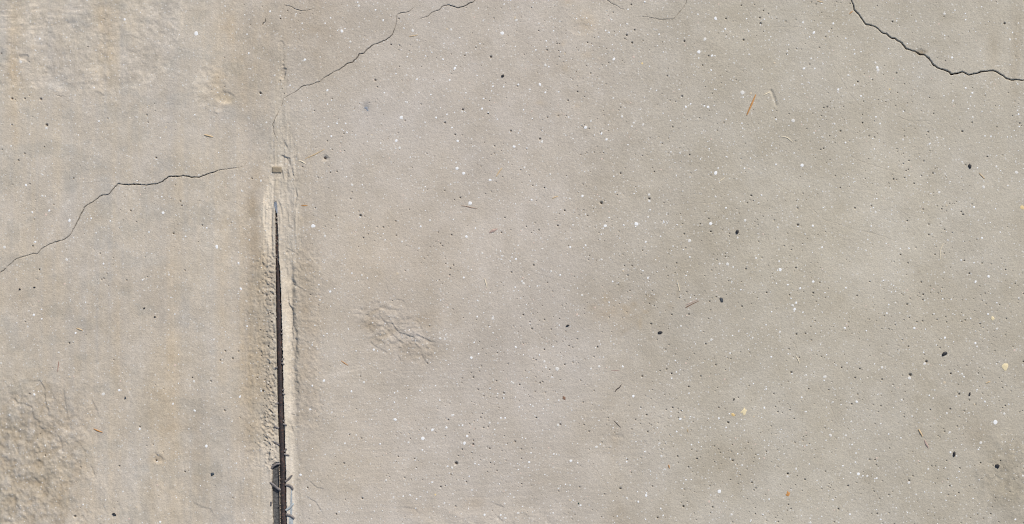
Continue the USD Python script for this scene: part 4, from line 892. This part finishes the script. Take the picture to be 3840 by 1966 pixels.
# ------------------------------------------------------------------ loose things lying on the concrete
def stick(name, pts_, width, mat, label, cat, flat=.7, taper=(.55, 1, .5), lift=.0, group=None, wob=.25):
    p = resample(np.asarray(pts_, float), 3.0, grng, 0)
    if len(pts_) > 2:
        for _ in range(6):
            p[1:-1] = (p[:-2] + 2 * p[1:-1] + p[2:]) / 4
    n = len(p)
    s = np.linspace(0, 1, n)
    h = h_at(p[:, 0], p[:, 1])
    base_ = np.maximum(h, np.interp(s, [0, .5, 1], [h[0], h[n // 2], h[-1]]))
    r = width / 2 * np.interp(s, [0, .5, 1], taper) * (1 + .25 * (meshkit.noise(np.stack([s * n / 3, s * 0 + p[0, 0], s * 0], -1)) - .5))
    z = base_ + r * flat * .72 + lift * 4 * s * (1 - s)
    x_, y_ = world_xy(p[:, 0], p[:, 1])
    return tag(obj(name, tube(np.stack([x_, y_, z * MM], 1), r * MM, 8, flat=flat), mat, smooth=60), label, cat, group)


def flake(name, x, y, rx, ry, rot, mat, label, cat, thick=2.2, rough=.18, seed=0, group=None, n=14, curl=.8):
    """An irregular flat bit: uneven outline, domed top, real thickness."""
    g = np.random.default_rng(seed + int(x))
    a = np.arange(n) * 2 * math.pi / n
    rr = 1 + 1.7 * rough * g.normal(0, 1, n)
    rr = np.clip((rr + np.roll(rr, 1) * .5) / 1.5, .5, 1.45)
    c, s = math.cos(math.radians(rot)), math.sin(math.radians(rot))
    ring = np.stack([np.cos(a) * rx * rr, np.sin(a) * ry * rr], 1) @ np.array([[c, -s], [s, c]])
    z = float(h_at([x], [y])[0]) - .3
    v = []
    for k, dz_ in ((.93, -.4), (1.0, thick * .4), (.82, thick * .85), (.45, thick)):
        q = ring * k
        zz = z + dz_ + (curl * g.uniform(-.5, .6, n) if 0 < k < .99 and dz_ > 0 else 0)
        v.append(np.column_stack([*world_xy(x + q[:, 0], y - q[:, 1]), np.broadcast_to(zz, n) * MM]))
    v = np.vstack(v + [np.array([[*world_xy(x, y), (z + thick * 1.03) * MM], [*world_xy(x, y), (z - .4) * MM]])])
    f = []
    for ri in range(3):
        for k in range(n):
            p, q = ri * n + k, ri * n + (k + 1) % n
            f += [[p, q, q + n], [p, q + n, p + n]]
    f += [[3 * n + k, 3 * n + (k + 1) % n, 4 * n] for k in range(n)] + [[(k + 1) % n, k, 4 * n + 1] for k in range(n)]
    return tag(obj(name, (v, np.array(f)), mat, smooth=50), label, cat, group)


q = lambda i, j, p: Q(i, j, p)
stick("pine_needle", q(1, 0, [(1226, 477), (1205, 526), (1181, 580)]), 6.6, orange_m, "largest orange pine needle, lying aslant beside two pale straw bits", "pine needle", taper=(.6, 1, .55))
stick("straw", q(1, 0, [(1264, 481), (1282, 471), (1300, 463)]), 4.4, pale_m, "short pale straw pointing from the orange needle towards the straw print", "straw")
stick("straw", q(1, 0, [(1353, 688), (1385, 692), (1412, 717)]), 3.8, pale_m, "pale curved straw arching down to the right, below the orange needle", "straw", taper=(.5, 1, .6))
stick("straw", q(1, 0, [(2170, 1225), (2155, 1257), (2154, 1306)]), 3.6, pale_m, "pale upright curved straw on clean concrete near the right edge", "straw")
stick("pine_needle", q(1, 0, [(2350, 872), (2362, 884), (2378, 900)]), 4.4, tan_m, "short tan needle beside the black two-lobed crumb", "pine needle")
stick("straw", q(1, 0, [(1040, 918), (1055, 905), (1071, 893)]), 3.6, pale_m, "faint short straw below the big white chip right of the centre", "straw")
stick("straw", q(1, 0, [(203, 1000), (215, 992), (232, 988)]), 4.0, tan_m, "short yellowish splinter left of the large brown pit", "straw")
stick("straw", q(1, 0, [(1535, 5), (1550, 9), (1565, 12)]), 3.6, tan_m, "yellow fibre at the very top, left of the wide crack", "straw")
stick("straw", q(1, 0, [(1697, 72), (1704, 63), (1714, 57)]), 3.8, orange_m, "tiny orange bit beside the top end of the wide crack", "straw")
stick("wood_splinter", q(1, 1, [(874, 229), (905, 212), (940, 196)]), 3.4, brown_m, "dark brown splinter left of the grey black grit crumb", "splinter", taper=(1, .75, .5))
stick("wood_splinter", q(1, 1, [(872, 217), (905, 203), (938, 188)]), 3.0, pink_m, "pinkish splinter lying along the upper side of a dark brown one", "splinter")
stick("straw", q(1, 1, [(831, 92), (837, 118), (843, 146)]), 4.0, pale_m, "pale straight straw above a brown spot and the dark brown splinter", "straw", taper=(.4, .8, 1))
stick("straw", q(1, 1, [(2046, 842), (2055, 858), (2066, 878)]), 7.2, tan_m, "thick tan stalk bit just above the brown husk", "straw", taper=(.7, 1, .6))
stick("husk", q(1, 1, [(2074, 893), (2084, 914), (2097, 938)]), 9, pink_m, "wrinkled brown husk at the lower right below a thick tan stalk bit", "husk", flat=.45, taper=(.3, 1, .2))
stick("straw", q(1, 1, [(1428, 474), (1439, 488), (1446, 511)]), 3.8, pale_m, "pale curved straw in the clear lower middle, bending down right", "straw")
flake("bark_flake", *q(1, 1, [(262, 684)])[0], 10.5, 7.2, 60, brown_m, "small brown four-sided bark flake left of a dark twisted fibre", "bark flake", thick=2.0, rough=.05, n=4)
stick("dark_fibre", q(1, 1, [(519, 652), (531, 634), (539, 636), (550, 616)]), 4.4, darkfib_m, "dark twisted fibre right of the brown bark flake", "fibre")
stick("dark_fibre", q(1, 1, [(512, 798), (530, 815), (548, 833)]), 2.4, darkfib_m, "thin dark straight fibre lying aslant below the twisted one", "fibre")
stick("wood_splinter", q(1, 1, [(500, 545), (520, 546), (541, 545)]), 2.8, pink_m, "thin level pinkish splinter above the dark twisted fibre", "splinter")
flake("leaf_fragment", *q(1, 1, [(1114, 769)])[0], 8, 7, 20, leaf_m, "small orange yellow leaf bit, left one of a close pair", "leaf fragment", thick=1.4, rough=.28)
flake("leaf_fragment", *q(1, 1, [(1164, 750)])[0], 9, 14, 20, paleflake_m, "larger pale ragged leaf bit, right one of a close pair", "leaf fragment", thick=1.4, rough=.36)
flake("pale_flake", *q(1, 1, [(2482, 527)])[0], 11.5, 12.5, 0, paleflake_m, "large round pale yellow flake near the right edge", "flake", thick=2.0, rough=.1)
flake("pale_flake", *q(1, 1, [(2418, 284)])[0], 6, 8, 0, paleflake_m, "small oval yellowish flake above the large round one", "flake", thick=1.6, rough=.12)
flake("leaf_fragment", *q(1, 1, [(1387, 1166)])[0], 6, 9, 25, orange_m, "small rust orange leaf bit near the bottom edge", "leaf fragment", thick=1.4, rough=.3)
stick("straw", q(1, 1, [(2385, 610), (2396, 605), (2407, 600)]), 4.4, tan_m, "tiny tan straw below the large round pale flake", "straw")
stick("straw", q(1, 1, [(882, 840), (886, 858)]), 3.2, tan_m, "tiny upright tan straw in the lower middle, below the leaf pair", "straw")
stick("straw", q(1, 1, [(788, 1020), (792, 1038)]), 5, orange_m, "tiny orange stalk bit in the lower middle", "straw")
# left half
stick("wood_splinter", q(0, 1, [(385, 333), (400, 338), (417, 345)]), 5.0, tan_m, "tan splinter lying just above a white chip on the left slab", "splinter")
stick("wood_splinter", q(0, 1, [(471, 839), (490, 848), (516, 857)]), 4.8, orange_m, "orange brown splinter on the left slab's rough lower part", "splinter")
stick("red_fibre", q(0, 1, [(295, 500), (292, 525), (291, 552)]), 2.4, red_m, "short upright dark red fibre on the left slab", "fibre")
stick("wood_splinter", q(0, 0, [(1028, 679), (1048, 683), (1072, 690)]), 6.4, tan_m, "tan wood sliver above the long left crack", "splinter", taper=(.5, 1, .4))
stick("pine_needle", q(0, 0, [(1516, 1034), (1532, 1035), (1548, 1034)]), 3.6, orange_m, "short level orange needle just right of the mortar band", "pine needle")
stick("pine_needle", q(0, 0, [(2496, 890), (2510, 866), (2526, 846)]), 4.6, tan_m, "faded tan needle lying aslant at the picture's centre top", "pine needle", taper=(.5, 1, .6))
stick("dark_fibre", q(0, 0, [(2320, 1036), (2345, 1038), (2370, 1046), (2402, 1049)]), 2.4, brown_m, "thin wavy brown fibre under a round white chip near the centre", "fibre")
stick("husk", q(0, 0, [(2462, 1172), (2480, 1161), (2502, 1153)]), 11, pink_m, "pale brown split husk near the centre of the picture", "husk", flat=.4, taper=(.35, 1, .35))
stick("straw", q(0, 0, [(1535, 800), (1580, 780), (1632, 752)]), 4.0, tan_m, "longest tan straw, slanting beside the mortar band under a white chip", "straw")
stick("straw", q(0, 0, [(1500, 808), (1520, 812), (1538, 826)]), 4.2, pale_m, "pale bent straw touching the mortar band's right edge", "straw")
stick("straw", q(0, 0, [(2058, 184), (2078, 182), (2102, 176)]), 3.6, tan_m, "tan straw under the top crack's lower end", "straw")
stick("wood_splinter", q(0, 1, [(1716, 497), (1732, 508), (1752, 521)]), 3.2, orange_m, "thin orange splinter left of the hollow chipped patch's lower end", "splinter")
stick("straw", q(0, 1, [(2438, 82), (2444, 104), (2450, 128)]), 4.0, pale_m, "pale upright straw right of the hollow chipped patch", "straw")

for (i, j, x, y, rx, ry, rot, mt, label, th, rough) in [
        (0, 0, 2530, 383, 8.5, 6.5, -50, black_m, "round black crumb near the top middle, beside white chips", 4, .12),
        (1, 0, 2303, 838, 7.5, 10, 0, black_m, "black two-lobed crumb near the right edge, upper half", 4, .3),
        (1, 0, 1133, 1168, 8.0, 11.5, 10, black_m, "black diamond-shaped crumb right of the picture's centre", 4.5, .08),
        (1, 1, 1053, 190, 9.5, 12, -20, greyblack_m, "mottled grey black grit crumb right of two splinters", 3.2, .18),
        (1, 1, 745, 355, 11.5, 7, -12, black_m, "black oblong crumb with a brown stain at its left", 4, .1),
        (1, 1, 281, 321, 8, 6, -35, black_m, "small ragged black crumb in the centre, left of the oblong one", 3.5, .3),
        (1, 1, 2175, 462, 11, 10, 0, black_m, "largest round black crumb, at the right, below the middle", 5, .2),
        (1, 1, 2302, 667, 4, 9, 15, black_m, "thin upright black crumb below the largest round one", 3, .25),
        (1, 1, 2225, 966, 6.5, 11, 12, black_m, "black tooth-shaped crumb left of the dark stained corner", 4.5, .1),
        (1, 1, 2443, 1026, 8.5, 10.5, 20, black_m, "black knobbly crumb in the dark stained lower right corner", 4.5, .3),
        (1, 1, 1117, 691, 3.2, 5.5, 0, black_m, "tiny black crumb above the pair of yellow leaf bits", 2.5, .2),
        (1, 1, 335, 1213, 3.4, 5, 0, green_m, "tiny dark green crumb near the bottom edge, left of the middle", 2.5, .2),
        (0, 1, 575, 1270, 9.5, 8.5, 0, black_m, "black crumb near the bottom edge of the left slab", 4.5, .28),
        (0, 1, 631, 684, 4.5, 8.5, -8, greyblack_m, "upright grey black crumb on the left slab, near pale chips", 3, .3),
        (0, 1, 1070, 1069, 9, 7, 0, blueblack_m, "blue black crumb on the left slab beside the mortar", 3.6, .28),
        (0, 1, 100, 137, 5.5, 5, 0, black_m, "small black crumb near the left edge, left of another", 3, .2),
        (0, 1, 173, 127, 4.5, 4, 0, black_m, "small black crumb right of another near the left edge", 3, .2),
        (0, 1, 725, 232, 4, 4, 0, black_m, "tiny round black crumb in the middle of the left slab", 2.6, .15),
        (0, 1, 780, 275, 5, 3.5, 0, black_m, "tiny flat black crumb just below a round one, left slab", 2.6, .2),
        (0, 0, 1844, 546, 6.5, 11, -40, plain("slate_grey", (.22, .235, .26), .7, .3, .4, 1500), "slate grey ragged scale under the middle crack", 1.2, .3)]:
    rx, ry = rx * .8, ry * .8
    p = q(i, j, [(x, y)])[0]
    if "two-lobed" in label:
        t = flake("black_crumb", p[0], p[1], rx, ry, rot, mt, label, "crumb", thick=th, rough=.15, seed=3)
        continue
    flake("slate_scale" if "slate" in label else "black_crumb", p[0], p[1], rx, ry, rot, mt, label, "scale" if "slate" in label else "crumb", thick=th, rough=rough, seed=int(y), n=6 if "diamond" in label else 11)
